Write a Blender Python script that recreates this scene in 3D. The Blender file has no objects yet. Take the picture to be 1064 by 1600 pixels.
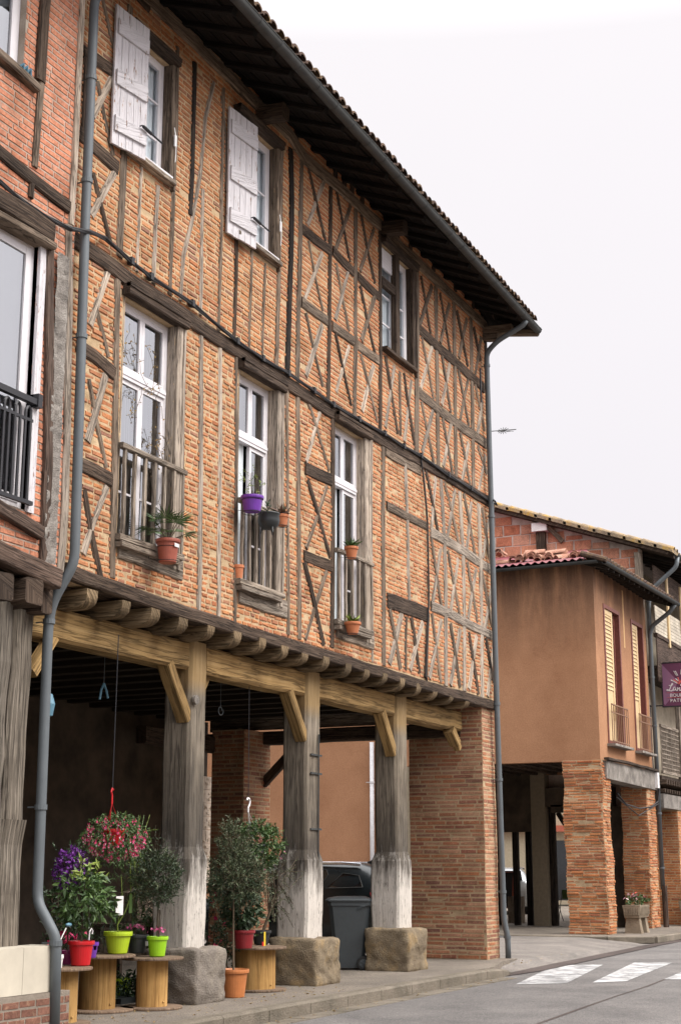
import bpy, math, random
from mathutils import Vector, noise
random.seed(7)
R = math.radians
# ------------------------------------------------------------------ camera, sky, sun, exposure
FPX = 2300.0; PITCH = math.atan(556/2300); YAW = R(25.7); CAMY = -8.9428; CAMZ = 1.5
sc = bpy.context.scene
cam = bpy.data.cameras.new('camera'); camo = bpy.data.objects.new('camera', cam)
sc.collection.objects.link(camo); sc.camera = camo
cam.sensor_fit = 'VERTICAL'; cam.sensor_height = 36; cam.lens = FPX*36/1600; cam.clip_start = .1; cam.clip_end = 600
camo.location = (0, CAMY, CAMZ); camo.rotation_euler = (R(90)+PITCH, 0, YAW-R(90))
w = bpy.data.worlds.new('World'); sc.world = w; w.use_nodes = True
nt = w.node_tree; bg = nt.nodes['Background']
SUN_EL = R(42); SUN_AZ = R(-80)          # azimuth measured from +X towards +Y
sky = nt.nodes.new('ShaderNodeTexSky'); sky.sky_type = 'NISHITA'; sky.sun_disc = False
sky.sun_elevation = SUN_EL; sky.sun_rotation = R(90)-SUN_AZ
skm = nt.nodes.new('ShaderNodeVectorMath'); skm.operation = 'SCALE'; skm.inputs['Scale'].default_value = .05
nt.links.new(sky.outputs[0], skm.inputs[0])
tc = nt.nodes.new('ShaderNodeTexCoord'); sep = nt.nodes.new('ShaderNodeSeparateXYZ')
nt.links.new(tc.outputs['Generated'], sep.inputs[0])
ramp = nt.nodes.new('ShaderNodeValToRGB'); e = ramp.color_ramp.elements
e[0].position = 0; e[0].color = (.50, .478, .50, 1)
e[1].position = 1; e[1].color = (2.9, 2.8, 2.75, 1)
m_ = e.new(.10); m_.color = (.53, .508, .532, 1)
m_ = e.new(.52); m_.color = (.605, .582, .597, 1)
nt.links.new(sep.outputs['Z'], ramp.inputs[0])
ns = nt.nodes.new('ShaderNodeTexNoise'); ns.inputs['Scale'].default_value = 1.6; ns.inputs['Detail'].default_value = 4
nt.links.new(tc.outputs['Generated'], ns.inputs['Vector'])
mr = nt.nodes.new('ShaderNodeMapRange'); mr.inputs['To Min'].default_value = .95; mr.inputs['To Max'].default_value = 1.05
nt.links.new(ns.outputs['Fac'], mr.inputs['Value'])
cl = nt.nodes.new('ShaderNodeVectorMath'); cl.operation = 'SCALE'
az_ = nt.nodes.new('ShaderNodeMapRange'); az_.inputs['From Min'].default_value = -.1; az_.inputs['From Max'].default_value = -.8; az_.inputs['To Min'].default_value = 1; az_.inputs['To Max'].default_value = 2.1
nt.links.new(sep.outputs['Y'], az_.inputs['Value']); mu_ = nt.nodes.new('ShaderNodeMath'); mu_.operation = 'MULTIPLY'      # the cloud is brighter round the hidden sun
nt.links.new(mr.outputs[0], mu_.inputs[0]); nt.links.new(az_.outputs[0], mu_.inputs[1])
nt.links.new(ramp.outputs[0], cl.inputs[0]); nt.links.new(mu_.outputs[0], cl.inputs['Scale'])
mx = nt.nodes.new('ShaderNodeMix'); mx.data_type = 'RGBA'; mx.inputs['Factor'].default_value = .95
nt.links.new(skm.outputs[0], mx.inputs['A']); nt.links.new(cl.outputs[0], mx.inputs['B'])
nt.links.new(mx.outputs['Result'], bg.inputs['Color']); bg.inputs['Strength'].default_value = 1.0
sl = bpy.data.lights.new('sun', 'SUN'); sl.energy = 1.4; sl.angle = R(25); sl.color = (1, .95, .88)
so = bpy.data.objects.new('sun', sl); sc.collection.objects.link(so)
sd = Vector((math.cos(SUN_EL)*math.cos(SUN_AZ), math.cos(SUN_EL)*math.sin(SUN_AZ), math.sin(SUN_EL)))
so.rotation_euler = sd.to_track_quat('Z', 'Y').to_euler(); so.location = (10, -15, 30)
vs = sc.view_settings; vs.view_transform = 'Standard'; vs.look = 'None'; vs.gamma = 1; vs.exposure = .78

# ------------------------------------------------------------------ measuring helpers (the photo's camera)
def ray(px, py):
    r = (px-532)/FPX; u = (800-py)/FPX
    fw = math.cos(PITCH)-math.sin(PITCH)*u; up = math.sin(PITCH)+math.cos(PITCH)*u
    return Vector((fw*math.cos(YAW)+r*math.sin(YAW), fw*math.sin(YAW)-r*math.cos(YAW), up))
C0 = Vector((0, CAMY, CAMZ))
def ay(px, py, y=0.0):
    d = ray(px, py); return C0+d*((y-CAMY)/d.y)
def az(px, py, z=0.0):
    d = ray(px, py); return C0+d*((z-CAMZ)/d.z)
def ax(px, py, x):
    d = ray(px, py); return C0+d*(x/d.x)
# ------------------------------------------------------------------ materials
MATS = {}
def newmat(name):
    m = bpy.data.materials.new(name); m.use_nodes = True; MATS[name] = m
    return m, m.node_tree, m.node_tree.nodes['Principled BSDF']
def N(t, typ, **kw):
    n = t.nodes.new(typ)
    for k, v in kw.items():
        if k in n.inputs: n.inputs[k].default_value = v
        else: setattr(n, k, v)
    return n
def rampn(t, stops):
    r = t.nodes.new('ShaderNodeValToRGB'); el = r.color_ramp.elements
    while len(el) < len(stops): el.new(.5)
    for i, (p, c) in enumerate(stops):
        el[i].position = p; el[i].color = (c[0], c[1], c[2], 1)
    return r
def mixc(t, a, b, fac, mode='MIX'):
    m = t.nodes.new('ShaderNodeMix'); m.data_type = 'RGBA'; m.blend_type = mode
    for sock, v in (('A', a), ('B', b), ('Factor', fac)):
        if hasattr(v, 'links') or hasattr(v, 'is_linked'): t.links.new(v, m.inputs[sock])
        elif sock == 'Factor': m.inputs[sock].default_value = v
        else: m.inputs[sock].default_value = (v[0], v[1], v[2], 1)
    return m.outputs['Result']
def bump(t, bs, h, strength=.5, dist=.01):
    b = N(t, 'ShaderNodeBump', Strength=strength, Distance=dist)
    t.links.new(h, b.inputs['Height']); t.links.new(b.outputs[0], bs.inputs['Normal'])
def coords(t, kind='Object', scale=(1, 1, 1)):
    c = t.nodes.new('ShaderNodeTexCoord'); mp = N(t, 'ShaderNodeMapping'); mp.inputs['Scale'].default_value = scale
    t.links.new(c.outputs[kind], mp.inputs[0]); return mp.outputs[0]
def noisen(t, vec, scale, detail=5, rough=.6, dist=0):
    n = N(t, 'ShaderNodeTexNoise', Scale=scale, Detail=detail, Roughness=rough, Distortion=dist)
    t.links.new(vec, n.inputs['Vector']); return n.outputs['Fac']
def plain(name, col, rough=.6, metal=0, var=.12, scale=12, bmp=.15, spec=None):
    m, t, b = newmat(name); v = coords(t); f = noisen(t, v, scale)
    r = rampn(t, [(.3, [c*(1-var) for c in col]), (.7, [min(1, c*(1+var)) for c in col])]); t.links.new(f, r.inputs[0])
    t.links.new(r.outputs[0], b.inputs['Base Color']); b.inputs['Roughness'].default_value = rough; b.inputs['Metallic'].default_value = metal
    if spec is not None: b.inputs['Specular IOR Level'].default_value = spec
    if bmp: bump(t, b, noisen(t, v, scale*6), bmp, .004)
    return m
def brickmat(name, cols, dirt=.35, zone=None):
    m, t, b = newmat(name); g = t.nodes.new('ShaderNodeNewGeometry')
    n = len(cols); r = rampn(t, [(i/(n-1), c) for i, c in enumerate(cols)]); t.links.new(g.outputs['Random Per Island'], r.inputs[0])
    v = coords(t); f = noisen(t, v, 30, 6, .7)
    rr = rampn(t, [(.35, (.55, .55, .55)), (.6, (1.12, 1.12, 1.12))]); t.links.new(f, rr.inputs[0])
    c = mixc(t, r.outputs[0], rr.outputs[0], .8, 'MULTIPLY')
    f2 = noisen(t, v, 16, 7, .75); r2 = rampn(t, [(.54, (0, 0, 0)), (.66, (1, 1, 1))]); t.links.new(f2, r2.inputs[0])
    mm = N(t, 'ShaderNodeMath', operation='MULTIPLY'); t.links.new(r2.outputs[0], mm.inputs[0]); mm.inputs[1].default_value = dirt
    c = mixc(t, c, (.50, .36, .23), mm.outputs[0])
    if zone:
        s = t.nodes.new('ShaderNodeSeparateXYZ'); t.links.new(v, s.inputs[0]); h = N(t, 'ShaderNodeMapRange'); h.inputs['From Min'].default_value = zone[0]; h.inputs['From Max'].default_value = zone[1]; h.inputs['To Max'].default_value = .35
        t.links.new(s.outputs['X'], h.inputs['Value']); c = mixc(t, c, zone[2], h.outputs[0])
        fz = noisen(t, v, 1.1, 3, .5); rz_ = rampn(t, [(.4, (0, 0, 0)), (.6, (.25, .25, .25))]); t.links.new(fz, rz_.inputs[0]); c = mixc(t, c, zone[3], rz_.outputs[0])
    f3 = noisen(t, v, 1.6, 6, .7); r3 = rampn(t, [(.32, (.55, .50, .45)), (.5, (.95, .93, .91)), (.68, (1.12, 1.10, 1.08))]); t.links.new(f3, r3.inputs[0])
    c = mixc(t, c, r3.outputs[0], .8, 'MULTIPLY')
    t.links.new(c, b.inputs['Base Color']); b.inputs['Roughness'].default_value = .9; b.inputs['Specular IOR Level'].default_value = .2
    bump(t, b, noisen(t, v, 55, 8, .7), .7, .008); return m
def mortarmat(name, c1, c2):
    m, t, b = newmat(name); v = coords(t); f = noisen(t, v, 5, 8, .7)
    r = rampn(t, [(.3, c1), (.7, c2)]); t.links.new(f, r.inputs[0]); f3 = noisen(t, v, 1.6, 6, .7); r3 = rampn(t, [(.32, (.55, .50, .45)), (.5, (.95, .94, .92)), (.68, (1.08, 1.08, 1.08))]); t.links.new(f3, r3.inputs[0])
    t.links.new(mixc(t, r.outputs[0], r3.outputs[0], .8, 'MULTIPLY'), b.inputs['Base Color'])
    b.inputs['Roughness'].default_value = .95; b.inputs['Specular IOR Level'].default_value = .15
    bump(t, b, noisen(t, v, 70, 8, .7), 1, .012); return m
def woodmat(name, dark, mid, light, crack=.75, rough=.85, extra=None, sc_=(1.3, 26, 26)):
    m, t, b = newmat(name); oi = t.nodes.new('ShaderNodeObjectInfo')
    c = t.nodes.new('ShaderNodeTexCoord'); ad = N(t, 'ShaderNodeVectorMath', operation='ADD')
    sx = N(t, 'ShaderNodeMath', operation='MULTIPLY'); sx.inputs[1].default_value = 37; t.links.new(oi.outputs['Random'], sx.inputs[0])
    t.links.new(c.outputs['UV'], ad.inputs[0]); t.links.new(sx.outputs[0], ad.inputs[1])
    mp = N(t, 'ShaderNodeMapping'); mp.inputs['Scale'].default_value = sc_; t.links.new(ad.outputs[0], mp.inputs[0]); v = mp.outputs[0]
    f = noisen(t, v, 1.6, 8, .7, .4)
    r = rampn(t, [(.3, dark), (.5, mid), (.72, light)]); t.links.new(f, r.inputs[0])
    fc = noisen(t, v, 1.1, 3, .5, .8)
    cr = rampn(t, [(.455, (1, 1, 1)), (.485, (1-crack,)*3), (.515, (1-crack,)*3), (.545, (1, 1, 1))]); t.links.new(fc, cr.inputs[0])
    col = mixc(t, r.outputs[0], cr.outputs[0], .8, 'MULTIPLY')
    rv = rampn(t, [(0, (.72, .72, .72)), (1, (1.22, 1.2, 1.17))]); t.links.new(oi.outputs['Random'], rv.inputs[0])
    col = mixc(t, col, rv.outputs[0], .9, 'MULTIPLY')
    v2 = coords(t, 'Object'); fb = noisen(t, v2, 1.7, 5, .6); rb = rampn(t, [(.3, (.62, .6, .58)), (.7, (1.2, 1.2, 1.2))]); t.links.new(fb, rb.inputs[0])
    col = mixc(t, col, rb.outputs[0], .8, 'MULTIPLY')
    if extra: col = extra(t, col, v2)
    t.links.new(col, b.inputs['Base Color']); b.inputs['Roughness'].default_value = rough; b.inputs['Specular IOR Level'].default_value = .2
    hm = N(t, 'ShaderNodeMath', operation='ADD'); t.links.new(f, hm.inputs[0]); t.links.new(cr.outputs[0], hm.inputs[1])
    bump(t, b, hm.outputs[0], .7, .012); return m
BR = brickmat('old_orange_brick', [(.38, .145, .07), (.50, .20, .088), (.54, .235, .10), (.33, .13, .08), (.56, .275, .135), (.48, .205, .10), (.26, .135, .10), (.53, .22, .095)], .3, (-3, 3, (.54, .225, .125), (.42, .22, .10)))
BR2 = brickmat('red_pier_brick', [(.33, .15, .09), (.43, .18, .09), (.27, .11, .075), (.47, .27, .17), (.40, .20, .12), (.22, .105, .08), (.45, .24, .15), (.38, .15, .08)], .6)
BR3 = brickmat('salmon_brick', [(.55, .235, .145), (.58, .25, .15), (.50, .205, .125), (.60, .30, .20)], .2)
BR4 = brickmat('worn_orange_brick', [(.50, .20, .085), (.54, .235, .10), (.40, .14, .065), (.50, .25, .13), (.33, .125, .07), (.56, .22, .085)], .18)
BRB = brickmat('brown_brick', [(.17, .08, .055), (.22, .11, .08), (.13, .06, .045)], .3)
MO = mortarmat('lime_mortar', (.40, .285, .165), (.60, .455, .295))
MO2 = mortarmat('pier_mortar', (.40, .29, .18), (.52, .40, .26))
MOD = mortarmat('dull_mortar', (.20, .17, .14), (.32, .28, .235))
MOG = mortarmat('grey_mortar', (.36, .31, .26), (.48, .42, .36))
W_MID = woodmat('weathered_timber', (.085, .064, .047), (.195, .15, .113), (.33, .265, .205))
W_DARK = woodmat('dark_timber', (.028, .02, .015), (.075, .052, .038), (.16, .12, .09))
W_LIGHT = woodmat('pale_timber', (.24, .195, .155), (.42, .355, .29), (.56, .49, .42))
W_BLACK = woodmat('charred_timber', (.008, .007, .006), (.025, .02, .017), (.09, .07, .055))
W_YEL = woodmat('honey_oak', (.22, .135, .055), (.36, .235, .10), (.46, .32, .155), crack=.6, sc_=(.6, 16, 16))
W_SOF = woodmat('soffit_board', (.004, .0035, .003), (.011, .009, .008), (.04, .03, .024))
W_RED = woodmat('red_brown_timber', (.045, .03, .024), (.11, .075, .058), (.19, .14, .115))
def paintpost(t, col, v2):
    s = t.nodes.new('ShaderNodeSeparateXYZ'); t.links.new(v2, s.inputs[0])
    vv = coords(t, 'Object', (9, 9, 1.3)); f = noisen(t, vv, 1.0, 8, .75, .3)
    a = N(t, 'ShaderNodeMath', operation='MULTIPLY_ADD'); t.links.new(f, a.inputs[0]); a.inputs[1].default_value = 2.2
    t.links.new(s.outputs['Z'], a.inputs[2])                      # z + 1.5 noise
    up = N(t, 'ShaderNodeMapRange'); up.inputs['From Min'].default_value = 2.25; up.inputs['From Max'].default_value = 2.75; up.inputs['To Min'].default_value = 1; up.inputs['To Max'].default_value = 0
    t.links.new(a.outputs[0], up.inputs['Value'])
    sm = N(t, 'ShaderNodeMapRange'); sm.inputs['From Min'].default_value = 2.7; sm.inputs['From Max'].default_value = 4.2; sm.inputs['To Min'].default_value = .75; sm.inputs['To Max'].default_value = 0
    t.links.new(a.outputs[0], sm.inputs['Value'])
    col = mixc(t, col, (.035, .032, .03), sm.outputs[0])
    flake = noisen(t, coords(t, 'Object', (34, 34, 5)), 1.5, 7, .75); fr = rampn(t, [(.36, (0, 0, 0)), (.43, (1, 1, 1))]); t.links.new(flake, fr.inputs[0])
    mu = N(t, 'ShaderNodeMath', operation='MULTIPLY'); t.links.new(up.outputs[0], mu.inputs[0]); t.links.new(fr.outputs[0], mu.inputs[1])
    col = mixc(t, col, (.56, .52, .47), mu.outputs[0])
    hd = N(t, 'ShaderNodeMapRange'); hd.inputs['From Min'].default_value = 3.5; hd.inputs['From Max'].default_value = 3.7; hd.inputs['To Max'].default_value = .75
    t.links.new(s.outputs['Z'], hd.inputs['Value']); return mixc(t, col, (.33, .215, .09), hd.outputs[0])
def arcade_shade(t, col, v2):  # arcade shade painted into the joist colour, darkening inward from the street ends
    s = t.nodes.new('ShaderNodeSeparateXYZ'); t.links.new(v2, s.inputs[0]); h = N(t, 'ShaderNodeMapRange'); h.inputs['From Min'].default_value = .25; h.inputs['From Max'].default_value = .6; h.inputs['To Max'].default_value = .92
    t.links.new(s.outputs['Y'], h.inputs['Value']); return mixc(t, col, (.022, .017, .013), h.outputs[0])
W_JST = woodmat('jetty_joist', (.09, .062, .036), (.20, .145, .085), (.32, .24, .155), extra=arcade_shade)
W_POST = woodmat('post_with_flaking_white_paint', (.14, .12, .095), (.25, .212, .165), (.36, .315, .255), extra=paintpost, crack=.6, sc_=(.8, 40, 40))
def pealpaint(t, col, v2):
    f = noisen(t, coords(t, 'Object', (14, 14, 3)), 1.6, 7, .7); fr = rampn(t, [(.35, (0, 0, 0)), (.40, (1, 1, 1))]); t.links.new(f, fr.inputs[0])
    return mixc(t, col, (.60, .58, .60), fr.outputs[0])
W_SHUT = woodmat('peeling_white_shutter_paint', (.2, .1, .06), (.3, .17, .1), (.4, .28, .2), extra=pealpaint)
W_GREYP = woodmat('worn_grey_painted_wood', (.12, .09, .07), (.30, .25, .20), (.48, .43, .37))
W_OLD = woodmat('old_grey_post', (.06, .05, .042), (.16, .14, .115), (.29, .255, .215), crack=.7, sc_=(.8, 36, 36))
def stonemat(name, a, b_, c_, sc1=2.5):
    m, t, b = newmat(name); v = coords(t); f = noisen(t, v, sc1, 8, .65, .3); r = rampn(t, [(.3, a), (.5, b_), (.7, c_)]); t.links.new(f, r.inputs[0])
    f2 = noisen(t, v, 60, 4, .6); r2 = rampn(t, [(.3, (.7, .7, .7)), (.7, (1.15, 1.15, 1.15))]); t.links.new(f2, r2.inputs[0])
    t.links.new(mixc(t, r.outputs[0], r2.outputs[0], .8, 'MULTIPLY'), b.inputs['Base Color']); b.inputs['Roughness'].default_value = .9; b.inputs['Specular IOR Level'].default_value = .2
    ad = N(t, 'ShaderNodeMath', operation='ADD'); t.links.new(noisen(t, v, 14, 9, .75), ad.inputs[0]); t.links.new(f2, ad.inputs[1])
    bump(t, b, ad.outputs[0], .9, .03); return m
STONE = stonemat('mottled_sandstone', (.15, .115, .08), (.27, .215, .145), (.42, .29, .14))
STONEG = stonemat('grey_stone', (.14, .12, .10), (.235, .205, .175), (.31, .27, .22))
CONC = stonemat('weathered_concrete', (.12, .11, .10), (.26, .235, .21), (.42, .39, .35), 3)
CREAMP = plain('cream_wall_panel', (.50, .455, .37), .8, var=.14, scale=2.2, bmp=.12)
TROUGH = stonemat('beige_concrete', (.24, .19, .14), (.32, .26, .19), (.38, .31, .23), 4)
def stucco(name, a, b_, stain):
    m, t, b = newmat(name); v = coords(t); f = noisen(t, v, .8, 7, .65); r = rampn(t, [(.3, a), (.7, b_)]); t.links.new(f, r.inputs[0])
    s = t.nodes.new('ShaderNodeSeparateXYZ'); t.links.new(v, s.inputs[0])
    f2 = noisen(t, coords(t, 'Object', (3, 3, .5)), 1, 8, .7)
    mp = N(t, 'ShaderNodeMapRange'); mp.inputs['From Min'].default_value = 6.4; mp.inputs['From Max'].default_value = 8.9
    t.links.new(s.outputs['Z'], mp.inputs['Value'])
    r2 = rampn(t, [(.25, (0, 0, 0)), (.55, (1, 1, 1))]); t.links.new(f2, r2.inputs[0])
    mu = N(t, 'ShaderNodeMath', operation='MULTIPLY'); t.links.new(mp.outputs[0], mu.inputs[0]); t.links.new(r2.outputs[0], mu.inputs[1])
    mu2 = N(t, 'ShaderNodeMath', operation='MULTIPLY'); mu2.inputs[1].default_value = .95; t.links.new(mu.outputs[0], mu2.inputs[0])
    cn = noisen(t, v, .9, 9, .62, .3); cr = rampn(t, [(.488, (1, 1, 1)), (.4965, (.55, .5, .46)), (.505, (1, 1, 1))]); t.links.new(cn, cr.inputs[0])
    sp = noisen(t, v, 28, 5, .7); sr = rampn(t, [(.3, (.8, .79, .78)), (.7, (1.12, 1.11, 1.1))]); t.links.new(sp, sr.inputs[0])
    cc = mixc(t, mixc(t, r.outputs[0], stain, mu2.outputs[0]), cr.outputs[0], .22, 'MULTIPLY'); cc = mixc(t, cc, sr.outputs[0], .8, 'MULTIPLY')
    t.links.new(cc, b.inputs['Base Color']); b.inputs['Roughness'].default_value = .95; b.inputs['Specular IOR Level'].default_value = .1
    bump(t, b, noisen(t, v, 35, 8, .7), .6, .012); return m
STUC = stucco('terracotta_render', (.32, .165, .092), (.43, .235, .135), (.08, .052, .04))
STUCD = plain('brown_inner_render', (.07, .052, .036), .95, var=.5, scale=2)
def asphalt(name, a, b_, warm=(.2, .17, .13)):
    m, t, b = newmat(name); v = coords(t); f = noisen(t, v, 90, 3, .7); r = rampn(t, [(.35, a), (.65, b_)]); t.links.new(f, r.inputs[0])
    f2 = noisen(t, v, .9, 7, .65); r2 = rampn(t, [(.3, (.62, .61, .60)), (.7, (1.25, 1.22, 1.17))]); t.links.new(f2, r2.inputs[0])
    vo = N(t, 'ShaderNodeTexVoronoi', Scale=75.0); t.links.new(v, vo.inputs['Vector']); r3 = rampn(t, [(.0, (.45, .45, .45)), (1, (1.6, 1.55, 1.5))]); t.links.new(vo.outputs['Color'], r3.inputs[0])
    c = mixc(t, mixc(t, r.outputs[0], r2.outputs[0], .9, 'MULTIPLY'), r3.outputs[0], .7, 'MULTIPLY')
    t.links.new(c, b.inputs['Base Color']); b.inputs['Roughness'].default_value = .8; b.inputs['Specular IOR Level'].default_value = .3
    bump(t, b, vo.outputs['Distance'], .8, .01); return m
ASPH = asphalt('road_asphalt', (.085, .083, .085), (.21, .205, .205))
PAVE = asphalt('pavement_asphalt', (.10, .088, .076), (.28, .25, .215))
PAVE2 = asphalt('side_street_asphalt', (.115, .105, .10), (.26, .245, .23))
DKASP = asphalt('dark_patch_asphalt', (.045, .035, .033), (.11, .09, .085))
KERB = stonemat('kerb_stone', (.13, .115, .09), (.22, .19, .15), (.30, .26, .21), 1.5)
def paintline():
    m, t, b = newmat('worn_road_paint'); v = coords(t); f = noisen(t, v, 2.6, 9, .75, .5); r = rampn(t, [(.44, (.2, .2, .2)), (.58, (.52, .52, .52))]); t.links.new(f, r.inputs[0])
    f2 = noisen(t, v, 80, 4, .7); r2 = rampn(t, [(.3, (.72, .72, .72)), (.6, (1.05, 1.05, 1.05))]); t.links.new(f2, r2.inputs[0])
    t.links.new(mixc(t, r.outputs[0], r2.outputs[0], .9, 'MULTIPLY'), b.inputs['Base Color']); b.inputs['Roughness'].default_value = .7; return m
RPAINT = paintline()
ZINC = plain('grey_zinc', (.17, .195, .21), .5, .35, .18, 5)
ZINCB = plain('blue_grey_pipe', (.10, .115, .125), .55, .1, .10, 4)
ZINCD = plain('dark_zinc', (.04, .043, .042), .7, .1, .3, 5)
IRON = plain('black_iron', (.02, .02, .024), .5, .3)
CABLE = plain('black_cable', (.012, .012, .014), .6)
PVC = plain('white_window_frame', (.66, .64, .66), .4, var=.04, bmp=.04)
TILE = stonemat('clay_roof_tile', (.05, .038, .033), (.13, .085, .065), (.25, .17, .07), 6)
TILEL = stonemat('lichened_roof_tile', (.20, .16, .12), (.38, .29, .19), (.56, .33, .03), 3.2)
TILEP = stonemat('pink_clay_tile', (.34, .15, .10), (.52, .28, .20), (.62, .40, .30), 5)
CORR = plain('wine_red_sheet', (.17, .035, .045), .5, var=.3)
HOLLOW = brickmat('hollow_clay_block', [(.60, .25, .15), (.64, .29, .19), (.52, .19, .11), (.64, .35, .25), (.62, .27, .165)], .3)
CURT = plain('grey_curtain', (.74, .78, .80), .9, var=.06, scale=2)
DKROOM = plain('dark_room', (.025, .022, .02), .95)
def glassmat(name, ior):
    m = bpy.data.materials.new(name); m.use_nodes = True; t = m.node_tree; t.nodes.clear()
    o = t.nodes.new('ShaderNodeOutputMaterial'); tr = t.nodes.new('ShaderNodeBsdfTransparent'); tr.inputs[0].default_value = (.95, .97, .98, 1)
    gl = t.nodes.new('ShaderNodeBsdfGlossy'); gl.inputs['Roughness'].default_value = .02; gl.inputs[0].default_value = (.9, .92, .95, 1)
    fr = N(t, 'ShaderNodeFresnel', IOR=ior); mxs = t.nodes.new('ShaderNodeMixShader')
    t.links.new(fr.outputs[0], mxs.inputs[0]); t.links.new(tr.outputs[0], mxs.inputs[1]); t.links.new(gl.outputs[0], mxs.inputs[2]); t.links.new(mxs.outputs[0], o.inputs[0]); return m
GLASS = glassmat('window_glass', 4.2); GLASSU = glassmat('clear_window_glass', 1.4)
CARGL = plain('dark_car_glass', (.012, .013, .015), .06, bmp=0, spec=.7)
def leafmat(name, a, b_, rough=.5):
    m, t, b = newmat(name); g = t.nodes.new('ShaderNodeNewGeometry'); r = rampn(t, [(0, a), (1, b_)]); t.links.new(g.outputs['Random Per Island'], r.inputs[0])
    t.links.new(r.outputs[0], b.inputs['Base Color']); b.inputs['Roughness'].default_value = rough; return m
LF = leafmat('mid_green_leaf', (.022, .055, .012), (.075, .135, .03))
LFD = leafmat('dark_green_leaf', (.012, .03, .012), (.04, .07, .025))
LFO = leafmat('olive_leaf', (.035, .055, .024), (.11, .135, .065))
LFY = leafmat('yellow_green_leaf', (.09, .16, .025), (.26, .32, .06))
LFDRY = leafmat('dry_leaf', (.22, .13, .04), (.40, .28, .10))
FP = leafmat('purple_petal', (.06, .006, .11), (.16, .018, .26))
FR_ = leafmat('magenta_petal', (.45, .01, .07), (.62, .03, .16))
FW = leafmat('pale_pink_petal', (.65, .30, .38), (.78, .60, .62))
FPK = leafmat('pink_petal', (.60, .06, .26), (.70, .25, .40))
FRED = leafmat('red_petal', (.55, .02, .02), (.65, .06, .04))
WHT = plain('white_plastic', (.75, .73, .72), .4, bmp=0)
LIME = plain('lime_green_plastic', (.42, .58, .025), .4, var=.04, bmp=.02)
LIME2 = plain('bright_green_plastic', (.28, .55, .015), .4, var=.04, bmp=.02)
REDP = plain('red_plastic', (.50, .01, .015), .35, var=.04, bmp=.02)
DREDP = plain('dark_red_plastic', (.22, .015, .02), .4, bmp=.02)
MAGP = plain('magenta_plastic', (.20, .01, .09), .4, bmp=.02)
PURP = plain('purple_plastic', (.13, .03, .30), .4, bmp=.02)
BLKP = plain('black_plastic', (.022, .026, .028), .45, bmp=.02)
TERR = plain('terracotta_clay', (.45, .155, .065), .75, bmp=.1)
TERR2 = plain('orange_plastic_pot', (.45, .16, .05), .5, bmp=.04)
SOIL = plain('soil', (.04, .025, .018), .95)
BINM = plain('grey_bin_plastic', (.05, .06, .066), .5, var=.08, bmp=.08)
SPOOL = woodmat('yellow_plywood', (.24, .13, .045), (.42, .25, .09), (.50, .32, .13), crack=.2, sc_=(.6, 7, 7))
SPOOLF = woodmat('worn_spool_board', (.13, .09, .065), (.24, .17, .12), (.34, .25, .18), crack=.4)
CREAM = plain('cream_shutter_paint', (.60, .44, .24), .6, var=.07)
RBWN = plain('red_brown_frame', (.17, .05, .035), .6, var=.2)
BARK = woodmat('bark', (.06, .045, .03), (.13, .10, .07), (.2, .16, .11))
CARP = plain('black_car_paint', (.02, .026, .03), .22, .3, bmp=0, spec=.6)
CARS = plain('silver_car_paint', (.45, .47, .49), .25, .5, bmp=0)
CHROME = plain('silver_trim', (.6, .62, .68), .2, .8, bmp=0)
RUB = plain('tyre_rubber', (.018, .018, .018), .8)
BLUEM = plain('blue_plastic', (.10, .22, .30), .5)
SIGNP = plain('purple_sign_face', (.125, .035, .085), .5, var=.05, bmp=0)
CORAL = plain('coral_paint', (.62, .12, .10), .5, bmp=0)
FARW = plain('far_cream_render', (.45, .38, .27), .9)
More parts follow.
